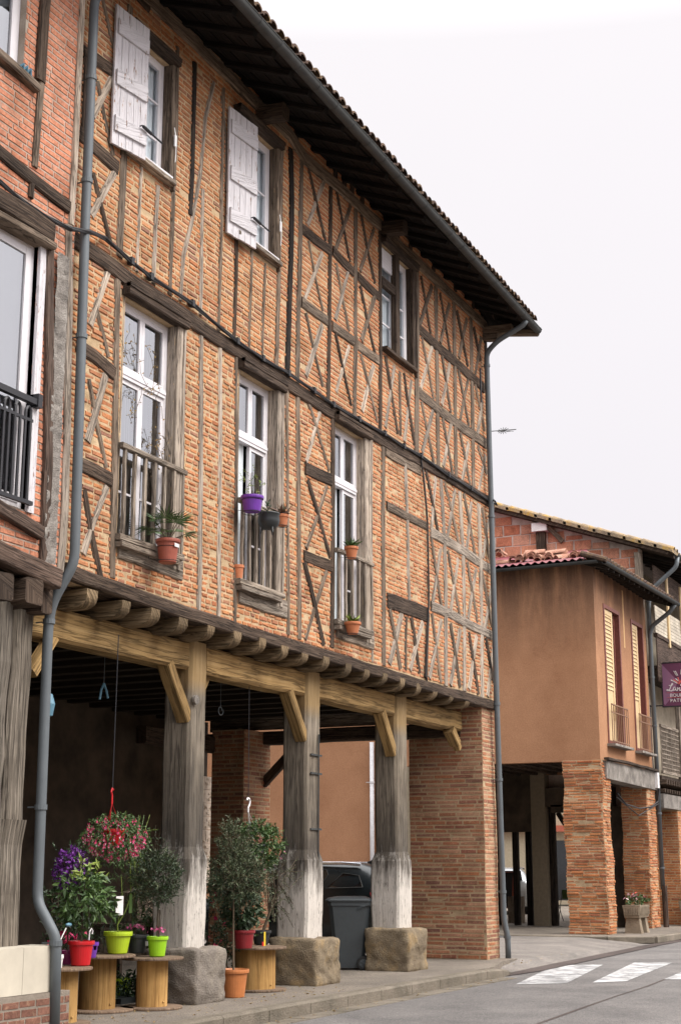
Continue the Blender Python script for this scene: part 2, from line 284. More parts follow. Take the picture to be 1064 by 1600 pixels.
# ------------------------------------------------------------------ mesh builder
COL = sc.collection
def rootloc(p):
    while p.parent: p = p.parent
    return Vector(p.location)
class MB:
    def __init__(s): s.v = []; s.f = []; s.uv = []; s.m = []; s.cur = 0
    def add(s, vs, fs, uvs=None):
        b = len(s.v); s.v += [tuple(v) for v in vs]
        for i, f in enumerate(fs):
            s.f.append(tuple(b+k for k in f)); s.uv.append(uvs[i] if uvs else None); s.m.append(s.cur)
    def box(s, x0, x1, y0, y1, z0, z1, grain=None):
        x0, x1 = sorted((x0, x1)); y0, y1 = sorted((y0, y1)); z0, z1 = sorted((z0, z1))
        s.hexa([(x0, y0, z0), (x1, y0, z0), (x1, y1, z0), (x0, y1, z0), (x0, y0, z1), (x1, y0, z1), (x1, y1, z1), (x0, y1, z1)], grain)
    def hexa(s, p, grain=None):
        fs = [(0, 3, 2, 1), (4, 5, 6, 7), (0, 1, 5, 4), (1, 2, 6, 5), (2, 3, 7, 6), (3, 0, 4, 7)]
        P = [Vector(q) for q in p]
        if grain is None:
            d = [(P[1]-P[0]).length, (P[3]-P[0]).length, (P[4]-P[0]).length]; grain = d.index(max(d))
        uvs = []
        for f in fs:
            l = []
            for k in f:
                q = P[k]; o = [a for a in range(3) if a != grain]
                l.append((q[grain], q[o[0]]*.93+q[o[1]]*1.07))
            uvs.append(l)
        s.add(p, fs, uvs)
    def bar(s, a, b, wd, dp, up=(0, 0, 1), jit=0, seg=1, taper=1.0):
        """rectangular bar from a to b; wd across 'side', dp along 'up'-ish"""
        a = Vector(a); b = Vector(b); d = (b-a); L = d.length; d.normalize(); u = Vector(up); sd_ = d.cross(u)
        if sd_.length < 1e-4: sd_ = d.cross(Vector((1, 0, 0)))
        sd_.normalize(); u = sd_.cross(d).normalized(); vs = []; 
        for i in range(seg+1):
            t = i/seg; c = a.lerp(b, t); k = 1+(taper-1)*t
            w1 = wd/2*k; d1 = dp/2*k; c_ = min(w1, d1)*.22
            j = lambda: random.uniform(-jit, jit)
            ring = [(-w1, -d1+c_), (-w1+c_, -d1), (w1-c_, -d1), (w1, -d1+c_), (w1, d1-c_), (w1-c_, d1), (-w1+c_, d1), (-w1, d1-c_)]
            jx, jy = j(), j()
            vs += [c+sd_*(q[0]+jx+j()*.4)+u*(q[1]+jy+j()*.4) for q in ring]
        fs = []; uvs = []; per = [0, .2, 1, 1.2, 2, 2.2, 3, 3.2, 4]; sc2 = (wd+dp)/2
        for i in range(seg):
            for k in range(8):
                k2 = (k+1) % 8; fs.append((i*8+k, (i+1)*8+k, (i+1)*8+k2, i*8+k2))
                u0 = L*i/seg; u1 = L*(i+1)/seg; uvs.append([(u0, per[k]*sc2), (u1, per[k]*sc2), (u1, per[k+1]*sc2), (u0, per[k+1]*sc2)])
        for base, rev in ((0, False), (seg*8, True)):
            f = tuple(base+k for k in range(8)); f = f[::-1] if rev else f
            fs.append(f); uvs.append([(0, .3*(k % 3)) for k in range(8)])
        s.add(vs, fs, uvs)
    def tube(s, pts, r, n=10, caps=True, r2=None):
        pts = [Vector(p) for p in pts]; vs = []; fs = []; uvs = []; m = len(pts); L = 0
        prev = None
        for i, p in enumerate(pts):
            d = (pts[min(i+1, m-1)]-pts[max(i-1, 0)]).normalized()
            if prev is None:
                u = d.cross(Vector((0, 0, 1)));
                if u.length < .05: u = d.cross(Vector((1, 0, 0)))
                u.normalize()
            else: u = (prev-d*prev.dot(d)).normalized()
            prev = u; v = d.cross(u); rr = r if r2 is None else r+(r2-r)*i/(m-1)
            if isinstance(r, (list, tuple)): rr = r[i]
            for k in range(n):
                a = 2*math.pi*k/n; vs.append(p+u*math.cos(a)*rr+v*math.sin(a)*rr)
        for i in range(m-1):
            L2 = L+(pts[i+1]-pts[i]).length
            for k in range(n):
                k2 = (k+1) % n; fs.append((i*n+k, i*n+k2, (i+1)*n+k2, (i+1)*n+k))
                uvs.append([(L, k*.03), (L, k*.03+.03), (L2, k*.03+.03), (L2, k*.03)])
            L = L2
        if caps:
            fs.append(tuple(range(n))[::-1]); uvs.append([(0, 0)]*n); fs.append(tuple((m-1)*n+k for k in range(n))); uvs.append([(0, 0)]*n)
        s.add(vs, fs, uvs)
    def lathe(s, c, prof, n=24, sx=1, sy=1):
        c = Vector(c); vs = []; fs = []; uvs = []
        for r, z in prof:
            for k in range(n):
                a = 2*math.pi*k/n; vs.append(c+Vector((math.cos(a)*r*sx, math.sin(a)*r*sy, z)))
        for i in range(len(prof)-1):
            for k in range(n):
                k2 = (k+1) % n; fs.append((i*n+k, i*n+k2, (i+1)*n+k2, (i+1)*n+k))
                uvs.append([(prof[i][1], k*.05), (prof[i][1], k*.05+.05), (prof[i+1][1], k*.05+.05), (prof[i+1][1], k*.05)])
        s.add(vs, fs, uvs)
    def prism(s, poly, vec):
        """extrude polygon (3D points) along vec"""
        P = [Vector(p) for p in poly]; v = Vector(vec); n = len(P)
        vs = P+[p+v for p in P]; fs = [tuple(range(n))[::-1], tuple(range(n, 2*n))]
        for k in range(n): fs.append((k, (k+1) % n, n+(k+1) % n, n+k))
        s.add(vs, fs)
    def quad(s, a, b, c, d): s.add([a, b, c, d], [(0, 1, 2, 3)])
    def build(s, name, mat, parent=None, smooth=False, world=True):
        off = rootloc(parent) if (parent is not None and world) else Vector((0, 0, 0))
        me = bpy.data.meshes.new(name); me.from_pydata([tuple(Vector(v)-off) for v in s.v], [], s.f)
        ul = me.uv_layers.new(name='UVMap'); i = 0; data = []
        for f, u in zip(s.f, s.uv):
            if u is None:
                P = [Vector(s.v[k]) for k in f[:3]]; nn = (P[1]-P[0]).cross(P[2]-P[0]); a = max(range(3), key=lambda k: abs(nn[k])); o = [k for k in range(3) if k != a]
                u = [(s.v[k][o[0]], s.v[k][o[1]]) for k in f]
            for q in u: data += [q[0], q[1]]
        ul.data.foreach_set('uv', data)
        for m in (mat if isinstance(mat, list) else [mat]): me.materials.append(m)
        me.polygons.foreach_set('material_index', s.m)
        if smooth: me.polygons.foreach_set('use_smooth', [True]*len(me.polygons))
        me.update(); o = bpy.data.objects.new(name, me); COL.objects.link(o)
        if parent is not None: o.parent = parent
        return o
def tag(o, label=None, cat=None, group=None, kind=None):
    if label: o['label'] = label
    if cat: o['category'] = cat
    if group: o['group'] = group
    if kind: o['kind'] = kind
    return o
def thing(name, loc, label, cat, group=None):
    o = bpy.data.objects.new(name, None); COL.objects.link(o); o.location = loc; o.empty_display_size = .2
    return tag(o, label, cat, group)
def copy_tree(o, parent=None):
    c = o.copy(); COL.objects.link(c); c.parent = parent
    for ch in list(o.children): copy_tree(ch, c)
    return c
def struct(name, mb, mat): return tag(mb.build(name, mat), kind='structure')
# brick courses on a plane: o origin, u along, v up, n outward
def bricks(mb, o, u, v, n, W, H, course=.064, lens=(.2, .34), joint=.016, prot=(.002, .012), jit=.004, holes=(), rough=0, lensf=None, skip=.0):
    o = Vector(o); u = Vector(u); v = Vector(v); n = Vector(n)
    z = joint/2
    while z+course*.6 < H:
        ch = course*random.uniform(.9, 1.1); h = min(ch-joint, H-z); x = -random.uniform(0, lens[0])
        sag = random.uniform(-.002, .002)
        while x < W:
            ln = lens if lensf is None else lensf(x, z)
            L = random.uniform(*ln); x0 = max(x, 0.004); x1 = min(x+L, W-.004); x += L+joint
            if x1-x0 < .03 or random.random() < skip: continue
            cx = (x0+x1)/2; cz = z+h/2
            bad = False
            for a, b, c, d in holes:
                if z+h > c+.01 and z < d-.01:
                    if x0 >= a-.005 and x1 <= b+.005: bad = True
                    elif x0 < a < x1: x1 = a
                    elif x0 < b < x1: x0 = b
            if bad or x1-x0 < .03: continue
            p = random.uniform(*prot); i_ = .005+rough*.5
            def P(a, b, c):
                q = o+u*(a+random.uniform(-jit, jit))+v*(b+sag+random.uniform(-jit, jit))+n*c
                return q
            vs = [P(x0, z, -.004), P(x1, z, -.004), P(x1, z+h, -.004), P(x0, z+h, -.004),
                  P(x0+i_, z+i_, p+random.uniform(-1, 1)*rough*.4), P(x1-i_, z+i_, p), P(x1-i_, z+h-i_, p+random.uniform(-1, 1)*rough*.4), P(x0+i_, z+h-i_, p)]
            mb.add(vs, [(4, 5, 6, 7), (0, 1, 5, 4), (1, 2, 6, 5), (2, 3, 7, 6), (3, 0, 4, 7)])
        z += ch
def brickbox(name_b, parent, x0, x1, y0, y1, z0, z1, bm, mm, name='masonry', faces='xXyY', wob=0, **kw):
    """a pier: mortar core with laid bricks on its faces, one mesh"""
    mb = MB(); mb.cur = 1; nz_ = max(1, int((z1-z0)/.06)); ny_ = 12; P = []
    per = [(x0, y1-(y1-y0)*k/ny_) for k in range(ny_)]+[(x0+(x1-x0)*k/ny_, y0) for k in range(ny_)]+[(x1, y0+(y1-y0)*k/ny_) for k in range(ny_)]+[(x1-(x1-x0)*k/ny_, y1) for k in range(ny_)]; n_ = len(per)
    for i in range(nz_+1): P += [(a, b, z0+(z1-z0)*i/nz_) for a, b in per]
    mb.add(P, [(i*n_+k, i*n_+(k+1) % n_, (i+1)*n_+(k+1) % n_, (i+1)*n_+k) for i in range(nz_) for k in range(n_)]+[tuple(range(n_)), tuple(nz_*n_+k for k in range(n_))]); mb.cur = 0
    if 'x' in faces: bricks(mb, (x0, y1, z0), (0, -1, 0), (0, 0, 1), (-1, 0, 0), y1-y0, z1-z0, **kw)
    if 'y' in faces: bricks(mb, (x0, y0, z0), (1, 0, 0), (0, 0, 1), (0, -1, 0), x1-x0, z1-z0, **kw)
    if 'X' in faces: bricks(mb, (x1, y0, z0), (0, 1, 0), (0, 0, 1), (1, 0, 0), y1-y0, z1-z0, **kw)
    if 'Y' in faces: bricks(mb, (x1, y1, z0), (-1, 0, 0), (0, 0, 1), (0, 1, 0), x1-x0, z1-z0, **kw)
    if wob:
        mb.v = [(a+wob*(noise.noise((0, c*1.3, 3))+.5*noise.noise((b, c*4, 3))), b+wob*noise.noise((5, c*1.3, a*.3)), c) for a, b, c in mb.v]
    return mb.build(name, [bm, mm], parent)
# ================================================================== ground
def sheet(name, pts, z, mat, sub=1):
    mb = MB(); mb.add([(a, b, z) for a, b in pts], [tuple(range(len(pts)))]); return struct(name, mb, mat)
sheet('ground', [(-300, -300), (500, -300), (500, 300), (-300, 300)], -.19, ASPH)
sheet('road', [(-40, -9.5), (80, -9.5), (80, .9), (-40, .9)], -.15, ASPH)
KY = -.86
mb = MB(); mb.box(-40, 80, -16, -9.5, -.3, -.02); struct('opposite_pavement', mb, PAVE)
mb = MB()
mb.prism([(-15, KY+.15, -.18), (22.6, KY+.15, -.18), (24.0, -.35, -.18), (24.9, -.30, -.18), (24.9, 14, -.18), (-15, 14, -.18)], (0, 0, .18)); struct('pavement', mb, PAVE)
# kerb stones, falling to the dropped kerb at the corner
kp = [(-15, KY, 0)]+[(x, KY, 0) for x in range(-14, 22)]+[(21.9, KY, -.004), (22.6, KY, -.03), (23.0, KY+.04, -.07), (23.4, KY+.16, -.11)]
mb = MB()
for (x0, y0, z0), (x1, y1, z1) in zip(kp, kp[1:]):
    g = .006
    mb.hexa([(x0+g, y0+.02, -.3), (x1-g, y1+.02, -.3), (x1-g, y1+.17, -.3), (x0+g, y0+.17, -.3), (x0+g, y0+.03, z0+.004), (x1-g, y1+.03, z1+.004), (x1-g, y1+.17, z1+.004), (x0+g, y0+.17, z0+.004)], 0)
    mb.hexa([(x0+g, y0, -.3), (x1-g, y1, -.3), (x1-g, y1+.019, -.3), (x0+g, y0+.019, -.3), (x0+g, y0, z0-.022), (x1-g, y1, z1-.022), (x1-g, y1+.019, z1-.022), (x0+g, y0+.019, z0-.022)], 0)
    mb.add([(x0+g, y0, z0-.022), (x1-g, y1, z1-.022), (x1-g, y1+.03, z1+.004), (x0+g, y0+.03, z0+.004)], [(0, 1, 2, 3)])
struct('kerb', mb, KERB)
mb = MB(); x = -10
while x < 22.3:
    L = random.uniform(.35, .6); a = random.uniform(-.01, .01)
    mb.box(x, x+L-.02, KY-.26+a, KY-.015, -.2, -.142+random.uniform(-.002, .002)); x += L
struct('gutter_slabs', mb, KERB)
# side street apron and far pavement
mb = MB(); mb.add([(24.9, -.30, -.022), (34.2, 1.2, -.022), (34.2, 16, -.022), (24.9, 16, -.022), (22.9, -.72, -.146), (33.4, -.35, -.146), (23.6, -.40, -.09)], [(0, 1, 2, 3), (4, 5, 1, 0, 6)]); struct('side_street', mb, PAVE2)
mb = MB(); mb.prism([(34.0, -.30, -.16), (70, -.9, -.16), (70, 14, -.16), (33.7, 14, -.16), (33.6, .6, -.16)], (0, 0, .16)); struct('far_pavement', mb, PAVE)
mb = MB()
kk = [(33.58, 14), (33.48, .55), (33.88, -.42), (40, -.52), (70, -1.02)]
for (x0, y0), (x1, y1) in zip(kk, kk[1:]): mb.bar((x0, y0, -.07), (x1, y1, -.07), .14, .15)
struct('far_kerb', mb, KERB)
def patch(name, px, z, mat): mb = MB(); P = [az(a, b, z) for a, b in px]; mb.add(P, [tuple(range(len(P)))]); return struct(name, mb, mat)
mb = MB(); mb.add([(22.7, -.84, -.138), (24.2, -.98, -.138), (33.4, -.72, -.138), (45, -.85, -.138), (45, -.60, -.138), (33.4, -.42, -.138), (27, -.52, -.142), (23.3, -.52, -.138)], [tuple(range(8))]); struct('drain_channel', mb, DKASP)
for i, q in enumerate([[(805, 1538), (885, 1536), (942, 1507), (867, 1508)], [(925, 1535), (978, 1533), (1050, 1504), (990, 1504)], [(1036, 1530), (1100, 1530), (1180, 1502), (1105, 1502)], [(1150, 1528), (1220, 1528), (1300, 1500), (1230, 1500)]]):
    patch('crossing_stripe', q, -.145, RPAINT)
mb = MB(); P = [az(a, b, -.146) for a, b in [(836, 1601), (900, 1578), (960, 1557), (1010, 1541), (1066, 1519)]]
vs = [];
for i, p in enumerate(P):
    wd = .022+.006*math.sin(i*2.1); vs += [p+Vector((0, wd, 0)), p-Vector((0, wd, 0))]
mb.add(vs, [(2*i, 2*i+1, 2*i+3, 2*i+2) for i in range(len(P)-1)]); struct('tar_seam', mb, DKASP)
# fallen leaves and petals on the pavement
mb = MB()
for i in range(340):
    if i < 120: x = random.uniform(11, 22.5); y = random.gauss(KY-.10, .07); z = -.138
    elif i < 290: x = random.uniform(13, 18); y = random.uniform(-.6, .5); z = .006
    else: x = random.uniform(21, 27); y = random.uniform(-.7, -.3); z = -.02
    r = random.uniform(.008, .028); a = random.uniform(0, 6.28); d = Vector((math.cos(a), math.sin(a), 0))*r; s_ = Vector((-d.y, d.x, 0))*.5; c = Vector((x, y, z)); h = Vector((0, 0, random.uniform(.002, .012)))
    mb.add([c-d, c+s_+h, c+d, c-s_+h], [(0, 1, 2, 3)])
tag(mb.build('fallen_leaves', LFDRY), 'small dry leaves and petals scattered on the pavement and along the kerb', 'fallen leaves', kind='stuff')
mb = MB()
for (cx, cy, cz, n) in [(23.1, -.72, -.13, 60), (19.4, .0, 0, 26), (17.0, .62, 0, 25), (14.0, .8, 0, 25), (27.5, -.45, -.12, 18)]:
    for i in range(n):
        c = Vector((cx+random.gauss(0, .12), cy+random.gauss(0, .05), cz)); h = Vector((random.uniform(-.03, .03), random.uniform(-.03, .03), random.uniform(.02, .07))); s_ = Vector((.006, .003, 0)); mb.add([c-s_, c+s_, c+h], [(0, 1, 2)])
tag(mb.build('weeds', LF), 'tufts of green weed growing in the kerb joints', 'weeds', kind='stuff')

# ================================================================== the timber-framed house
XL, XR = 11.95, 24.85; ZF1, ZF2, ZT = 4.33, 8.0, 11.86
house = thing('timber_framed_house', (18.4, 0, 0), 'long timber framed house with orange brick infill, standing on wooden posts over an open arcade', 'house')
# window openings on the facade: x0,x1,z0,z1
def Xf(px, py): return ay(px, py).x
def Zf(px, py): return ay(px, py).z
O = {}
O['w1'] = (Xf(188, 650), Xf(270, 680), Zf(215, 858), Zf(228, 482))
O['w2'] = (Xf(371.5, 750), Xf(428, 770), Zf(400, 925), Zf(400, 592))
O['w3'] = (Xf(522, 820), Xf(567, 830), Zf(545, 985), Zf(545, 672))
O['u1'] = (Xf(200, 150), Xf(264, 180), Zf(247, 272), Zf(250, 88))
O['u2'] = (Xf(366, 290), Xf(429, 310), Zf(407, 394), Zf(418, 222))
O['u3'] = (Xf(596, 460), Xf(641, 490), Zf(620, 560), Zf(620, 402))
print({k: [round(a, 2) for a in v] for k, v in O.items()})
def cells(x0, x1, z0, z1, ops):
    xs = sorted({x0, x1, *[a for o in ops for a in o[:2]]}); zs = sorted({z0, z1, *[a for o in ops for a in o[2:]]})
    for i in range(len(xs)-1):
        for k in range(len(zs)-1):
            cx, cz = (xs[i]+xs[i+1])/2, (zs[k]+zs[k+1])/2
            if not any(a < cx < b and c < cz < d for a, b, c, d in ops): yield xs[i], xs[i+1], zs[k], zs[k+1]
ops = list(O.values())
mb = MB(); mb.cur = 1
for a, b, c, d in cells(XL, XR, 4.35, ZT, ops): mb.box(a, b, .012, .32, c, d)
# rough lime mortar face
step = .055; nx = int((XR-XL)/step); nz = int((ZT-4.4)/step); vs = []; idx = {}
for k in range(nz+1):
    for i in range(nx+1):
        x = XL+(XR-XL)*i/nx; z = 4.4+(ZT-4.4)*k/nz
        y = .003+.006*noise.noise((x*7, z*9, 1))+.004*noise.noise((x*23, z*23, 5))
        vs.append((x, y, z))
fs = []
for k in range(nz):
    for i in range(nx):
        cx = XL+(XR-XL)*(i+.5)/nx; cz = 4.4+(ZT-4.4)*(k+.5)/nz
        if any(a < cx < b and c < cz < d for a, b, c, d in ops): continue
        q = k*(nx+1)+i; fs.append((q, q+1, q+nx+2, q+nx+1))
mb.add(vs, fs); mb.cur = 0
hs = [(a-.03, b+.10, c-.06, d+.10) for a, b, c, d in ops]
def shift(h, x0, z0): return [(a-x0, b-x0, c-z0, d-z0) for a, b, c, d in h]
def lens2(x, z):
    X = XL+x
    if X < 13: return (.14, .26)
    if X < 17.6 or 19.9 < X < 21.6: return (.08, .19)
    return (.10, .22)
bricks(mb, (XL, .001, 4.42), (1, 0, 0), (0, 0, 1), (0, -1, 0), XR-XL, 8.0-4.42, course=.068, joint=.021, prot=(.000, .013), jit=.008, lensf=lens2, holes=shift(hs, XL, 4.42), rough=.007, skip=.03)
bricks(mb, (XL, .001, 8.0), (1, 0, 0), (0, 0, 1), (0, -1, 0), XR-XL, ZT-8.0, course=.068, joint=.021, prot=(.002, .010), jit=.004, lensf=lambda x, z: (.13, .28) if x < 5 else (.22, .36), holes=shift(hs, XL, 8.0), rough=.004, skip=.01)
mb.build('brick_wall', [BR, MO], house)
# the end wall, back wall, floors
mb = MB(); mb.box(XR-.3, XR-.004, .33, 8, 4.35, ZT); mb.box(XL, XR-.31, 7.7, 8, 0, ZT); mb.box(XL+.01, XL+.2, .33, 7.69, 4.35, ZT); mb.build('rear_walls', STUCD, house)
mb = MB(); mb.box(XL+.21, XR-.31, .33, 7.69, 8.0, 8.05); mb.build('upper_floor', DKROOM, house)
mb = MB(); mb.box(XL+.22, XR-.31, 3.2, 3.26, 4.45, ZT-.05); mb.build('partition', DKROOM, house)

TB = []   # (name, pts, width, mat)
D, M_, L_, K_ = W_DARK, W_MID, W_LIGHT, W_BLACK
def T(name, mat, w_, *p): TB.append((name, [ay(a, b) for a, b in p], w_, mat))
# --- storey two, studs left to right
for args in [
 ('stud', M_, .13, (183, 430), (181, 560), (179, 720), (175, 903)),
 ('rail', D, .20, (119, 538), (148, 556), (178, 584)), ('rail', D, .20, (116, 720), (145, 733), (175, 751)),
 ('brace', L_, .12, (169, 423), (141, 509)), ('brace', M_, .09, (150, 479), (169, 558)), ('brace', L_, .14, (165, 586), (150, 640), (137, 690)), ('brace', M_, .09, (139, 592), (150, 655), (166, 731)),
 ('brace', L_, .12, (167, 761), (145, 820), (130, 866)), ('brace', D, .12, (132, 765), (142, 830), (157, 903)),
 ('stud', M_, .06, (288, 500), (286, 700), (280, 895)),
 ('stud', L_, .11, (314, 515), (314, 700), (312, 850), (310, 965)), ('stud', L_, .10, (344, 533), (344, 700), (342, 850), (341, 973)),
 ('stud', M_, .09, (368.5, 550), (369, 760), (366.5, 985)),
 ('stud', M_, .09, (447.5, 597), (449, 800), (450, 992)), ('stud', M_, .13, (465, 605), (466, 800), (467, 999)),
 ('rail', D, .22, (476, 731), (497, 742), (518, 750)), ('rail', D, .20, (474, 868), (495, 877), (518, 885)),
 ('brace', M_, .11, (475, 608), (495, 672), (514, 736)), ('brace', L_, .11, (503.7, 631), (490, 680), (478, 722)), ('brace', D, .12, (480, 749), (498, 810), (515.5, 871)),
 ('brace', M_, .10, (510, 760), (494, 810), (478, 857)), ('brace', D, .13, (475, 878), (490, 940), (505, 1008)), ('brace', M_, .11, (510, 892), (493, 945), (477, 1000)),
 ('stud', D, .14, (519, 633), (520, 820), (518, 1012)), ('stud', L_, .08, (579.6, 676), (580, 860), (581, 1034)),
 ('stud', M_, .16, (598, 689), (598, 860), (599, 1040)),
 ('rail', M_, .24, (601, 702), (628, 719), (656, 735)), ('rail', M_, .17, (603, 790), (634, 806), (665, 821)), ('rail', D, .30, (604, 937), (636, 949), (668, 961)),
 ('rail', L_, .22, (671, 831), (703, 848), (735, 870), (769, 892)), ('rail', L_, .20, (672, 946), (705, 961), (738, 979), (772, 996)),
 ('stud', L_, .13, (632, 724), (635.6, 809), (638.4, 938)), ('stud', D, .14, (668, 960), (666, 1010), (664, 1060)), ('stud', M_, .08, (660, 735), (666, 800), (669, 950)),
 ('stud', L_, .17, (688, 749), (694, 850), (696, 960), (696, 1072)), ('stud', L_, .17, (717, 768), (723, 872), (725, 970), (724.5, 1080)), ('stud', L_, .19, (747, 787), (750, 889), (752, 980), (752.5, 1090)),
 ('brace', D, .13, (663, 728), (672, 770), (685, 836)), ('brace', L_, .14, (680, 746), (673, 827)), ('brace', M_, .13, (693, 752), (705, 800), (717, 854)), ('brace', L_, .14, (710, 766), (697.5, 845)),
 ('brace', M_, .14, (723.6, 771), (733, 820), (741.5, 868)), ('brace', L_, .15, (736, 782), (728, 862)), ('brace', M_, .15, (752, 793), (766, 884)), ('brace', L_, .15, (763.5, 807), (754, 873)),
 ('brace', M_, .12, (673, 840), (680, 890), (689, 948)), ('brace', L_, .13, (688, 856), (675.5, 941)), ('brace', M_, .12, (699, 860), (708, 910), (718, 964)), ('brace', L_, .14, (715, 873), (703, 956)),
 ('brace', M_, .14, (729, 878), (745.6, 972)), ('brace', L_, .14, (743, 889), (730.5, 967)), ('brace', M_, .14, (752, 893), (769, 983)), ('brace', L_, .15, (767, 919), (756.6, 983)),
 ('brace', M_, .13, (608, 951), (616, 995), (625, 1045)), ('brace', L_, .17, (627, 958), (618, 997), (608, 1038)), ('stud', M_, .10, (634, 964), (633, 1047)), ('brace', D, .14, (642, 964), (655, 1052)), ('brace', L_, .14, (659, 972), (640, 1047)),
 ('brace', M_, .12, (674, 958), (688, 1066)), ('brace', L_, .14, (689, 969), (670, 1060)), ('brace', M_, .13, (703, 974), (718, 1074)), ('brace', L_, .15, (718, 983), (703, 1071)),
 ('brace', D, .15, (732, 988), (747, 1085)), ('brace', L_, .15, (744, 994), (732, 1077)), ('brace', D, .15, (758, 996), (770, 1066)), ('brace', L_, .16, (770, 1008), (761, 1088)),
 # --- storey three
 ('brace', M_, .09, (160, 0), (170, 45), (181, 90)), ('brace', M_, .10, (152, 127), (163, 180), (177, 243)), ('brace', L_, .12, (177, 118), (145, 182)), ('brace', D, .09, (135, 90), (130, 205)),
 ('rail', D, .20, (130, 80), (153, 95), (177, 113)), ('rail', D, .22, (121, 205), (150, 232), (184, 263)), ('brace', D, .10, (145, 270), (157, 320), (172, 380)), ('brace', L_, .12, (179, 270), (160, 305), (143, 338)),
 ('stud', M_, .15, (194, 238), (190, 320), (186, 402)), ('stud', M_, .13, (203, 10), (200, 60), (198, 100)), ('stud', L_, .07, (221, 262), (217, 340), (214, 425)), ('stud', L_, .09, (247, 291), (243, 360), (239, 445)),
 ('stud', M_, .10, (278, 74), (275, 200), (270, 330), (265, 462)), ('stud', K_, .11, (304, 98), (302, 200), (300, 270), (297, 336)),
 ('stud', L_, .09, (334, 130), (321, 182), (313, 271), (298, 351), (286, 400), (282, 470)), ('stud', L_, .09, (317, 296), (315, 380), (313, 492)), ('stud', M_, .08, (349, 138), (347, 237), (345, 380), (341, 520)),
 ('brace', M_, .06, (346, 150), (353, 215), (352, 300)), ('stud', D, .10, (369, 372), (368, 450), (366, 535)), ('stud', M_, .07, (393, 392), (391, 470), (389, 552)), ('stud', M_, .07, (414, 412), (411, 490), (409, 566)),
 ('stud', M_, .12, (440, 224), (436, 400), (431, 582)), ('stud', K_, .16, (453.5, 232), (455.5, 308), (454, 409), (451, 500), (448, 596)),
 ('stud', M_, .14, (471, 248), (469, 360), (466, 470), (464, 605)), ('stud', D, .13, (516, 282), (515, 400), (514, 500), (512, 632)), ('stud', M_, .14, (555, 320), (555, 430), (555, 540), (553, 656)),
 ('stud', D, .14, (593, 360), (593.5, 470), (594, 560), (593, 682)), ('stud', M_, .20, (650, 415), (651, 520), (650.5, 610), (650, 712)),
 ('rail', D, .20, (471, 356), (490, 372), (514, 391)), ('rail', D, .20, (519, 391), (535, 409), (551, 425)), ('rail', D, .20, (558, 431), (573, 446), (591, 463)),
 ('rail', M_, .19, (470, 471), (490, 486), (511, 501)), ('rail', M_, .19, (518, 509), (535, 521), (552, 533)), ('rail', M_, .19, (557, 539), (573, 552), (591, 563)),
 ('brace', D, .09, (481, 259), (492, 310), (508, 377)), ('brace', L_, .11, (507, 281), (493, 318), (480, 352)), ('brace', D, .10, (524.6, 297), (535, 350), (546, 410)), ('brace', M_, .11, (547.5, 321), (524, 390)),
 ('brace', D, .11, (563.5, 336), (573, 390), (585, 443)), ('brace', M_, .11, (584, 357), (562, 424)), ('brace', M_, .08, (482, 376), (491, 430), (504, 486)), ('brace', L_, .11, (503, 396), (490, 430), (476, 468)),
 ('brace', M_, .11, (524.6, 411), (534, 462), (545, 518)), ('brace', L_, .11, (544, 426), (523, 500)), ('brace', D, .11, (562, 446), (573, 500), (586, 556)), ('brace', M_, .13, (585, 464), (564, 533)),
 ('brace', M_, .09, (477.6, 489), (489, 545), (504, 604)), ('brace', L_, .14, (503, 508), (477.6, 588)), ('brace', D, .10, (523.7, 521), (534, 570), (548, 634)), ('brace', L_, .11, (545, 541), (524.6, 613)),
 ('brace', M_, .10, (563, 553), (575, 600), (589, 660)), ('brace', L_, .14, (583, 571), (565, 643)),
 ('brace', D, .12, (601.6, 556), (610, 610), (621, 678)), ('brace', L_, .12, (615.5, 572), (601.6, 668)), ('stud', M_, .10, (623.6, 581), (625, 680)), ('brace', D, .12, (630.5, 583), (638, 640), (647, 695)), ('brace', L_, .12, (642, 595), (631, 690)),
 ('rail', D, .24, (652, 513), (685, 543), (720, 575), (755, 606)), ('rail', M_, .24, (652.5, 613), (685, 641), (720, 667), (759, 694)),
 ('stud', M_, .17, (680, 448), (682, 580), (684, 735)), ('stud', M_, .17, (708, 472), (710, 600), (711.5, 748)), ('stud', M_, .19, (734.6, 495), (737, 620), (739, 765)), ('stud', D, .16, (757, 520), (762, 640), (766, 780)),
 ('brace', D, .11, (657, 431), (672, 522)), ('brace', M_, .13, (674, 447), (655, 508)), ('brace', D, .12, (686.5, 457), (703.4, 554)), ('brace', M_, .13, (701, 475), (687, 536)),
 ('brace', D, .13, (712.7, 485), (730, 573)), ('brace', M_, .13, (728.8, 499), (716, 559)), ('brace', D, .14, (739, 511), (750, 564)), ('brace', M_, .12, (750.8, 527), (741.6, 587)),
 ('brace', M_, .11, (658, 526), (677, 624)), ('brace', L_, .13, (674.5, 542), (657, 607)), ('brace', M_, .12, (689.5, 553), (703.4, 645)), ('brace', L_, .13, (702, 569), (689.5, 633)),
 ('brace', M_, .13, (715, 576), (732, 666)), ('brace', M_, .13, (731, 592), (718, 657)), ('brace', M_, .13, (741.6, 600), (756.6, 673)), ('brace', L_, .14, (753, 627), (745, 680)),
 ('brace', M_, .12, (658, 627), (677, 724)), ('brace', L_, .14, (675.6, 641), (659, 707)), ('brace', M_, .13, (690.7, 653), (707, 744)), ('brace', L_, .14, (704.5, 661), (692, 730)),
 ('brace', M_, .13, (718, 676), (735, 764)), ('brace', L_, .15, (731, 692), (721, 755)), ('brace', M_, .14, (745.6, 696), (760, 740)), ('brace', L_, .15, (758, 712), (747, 770)),
]: T(*args)
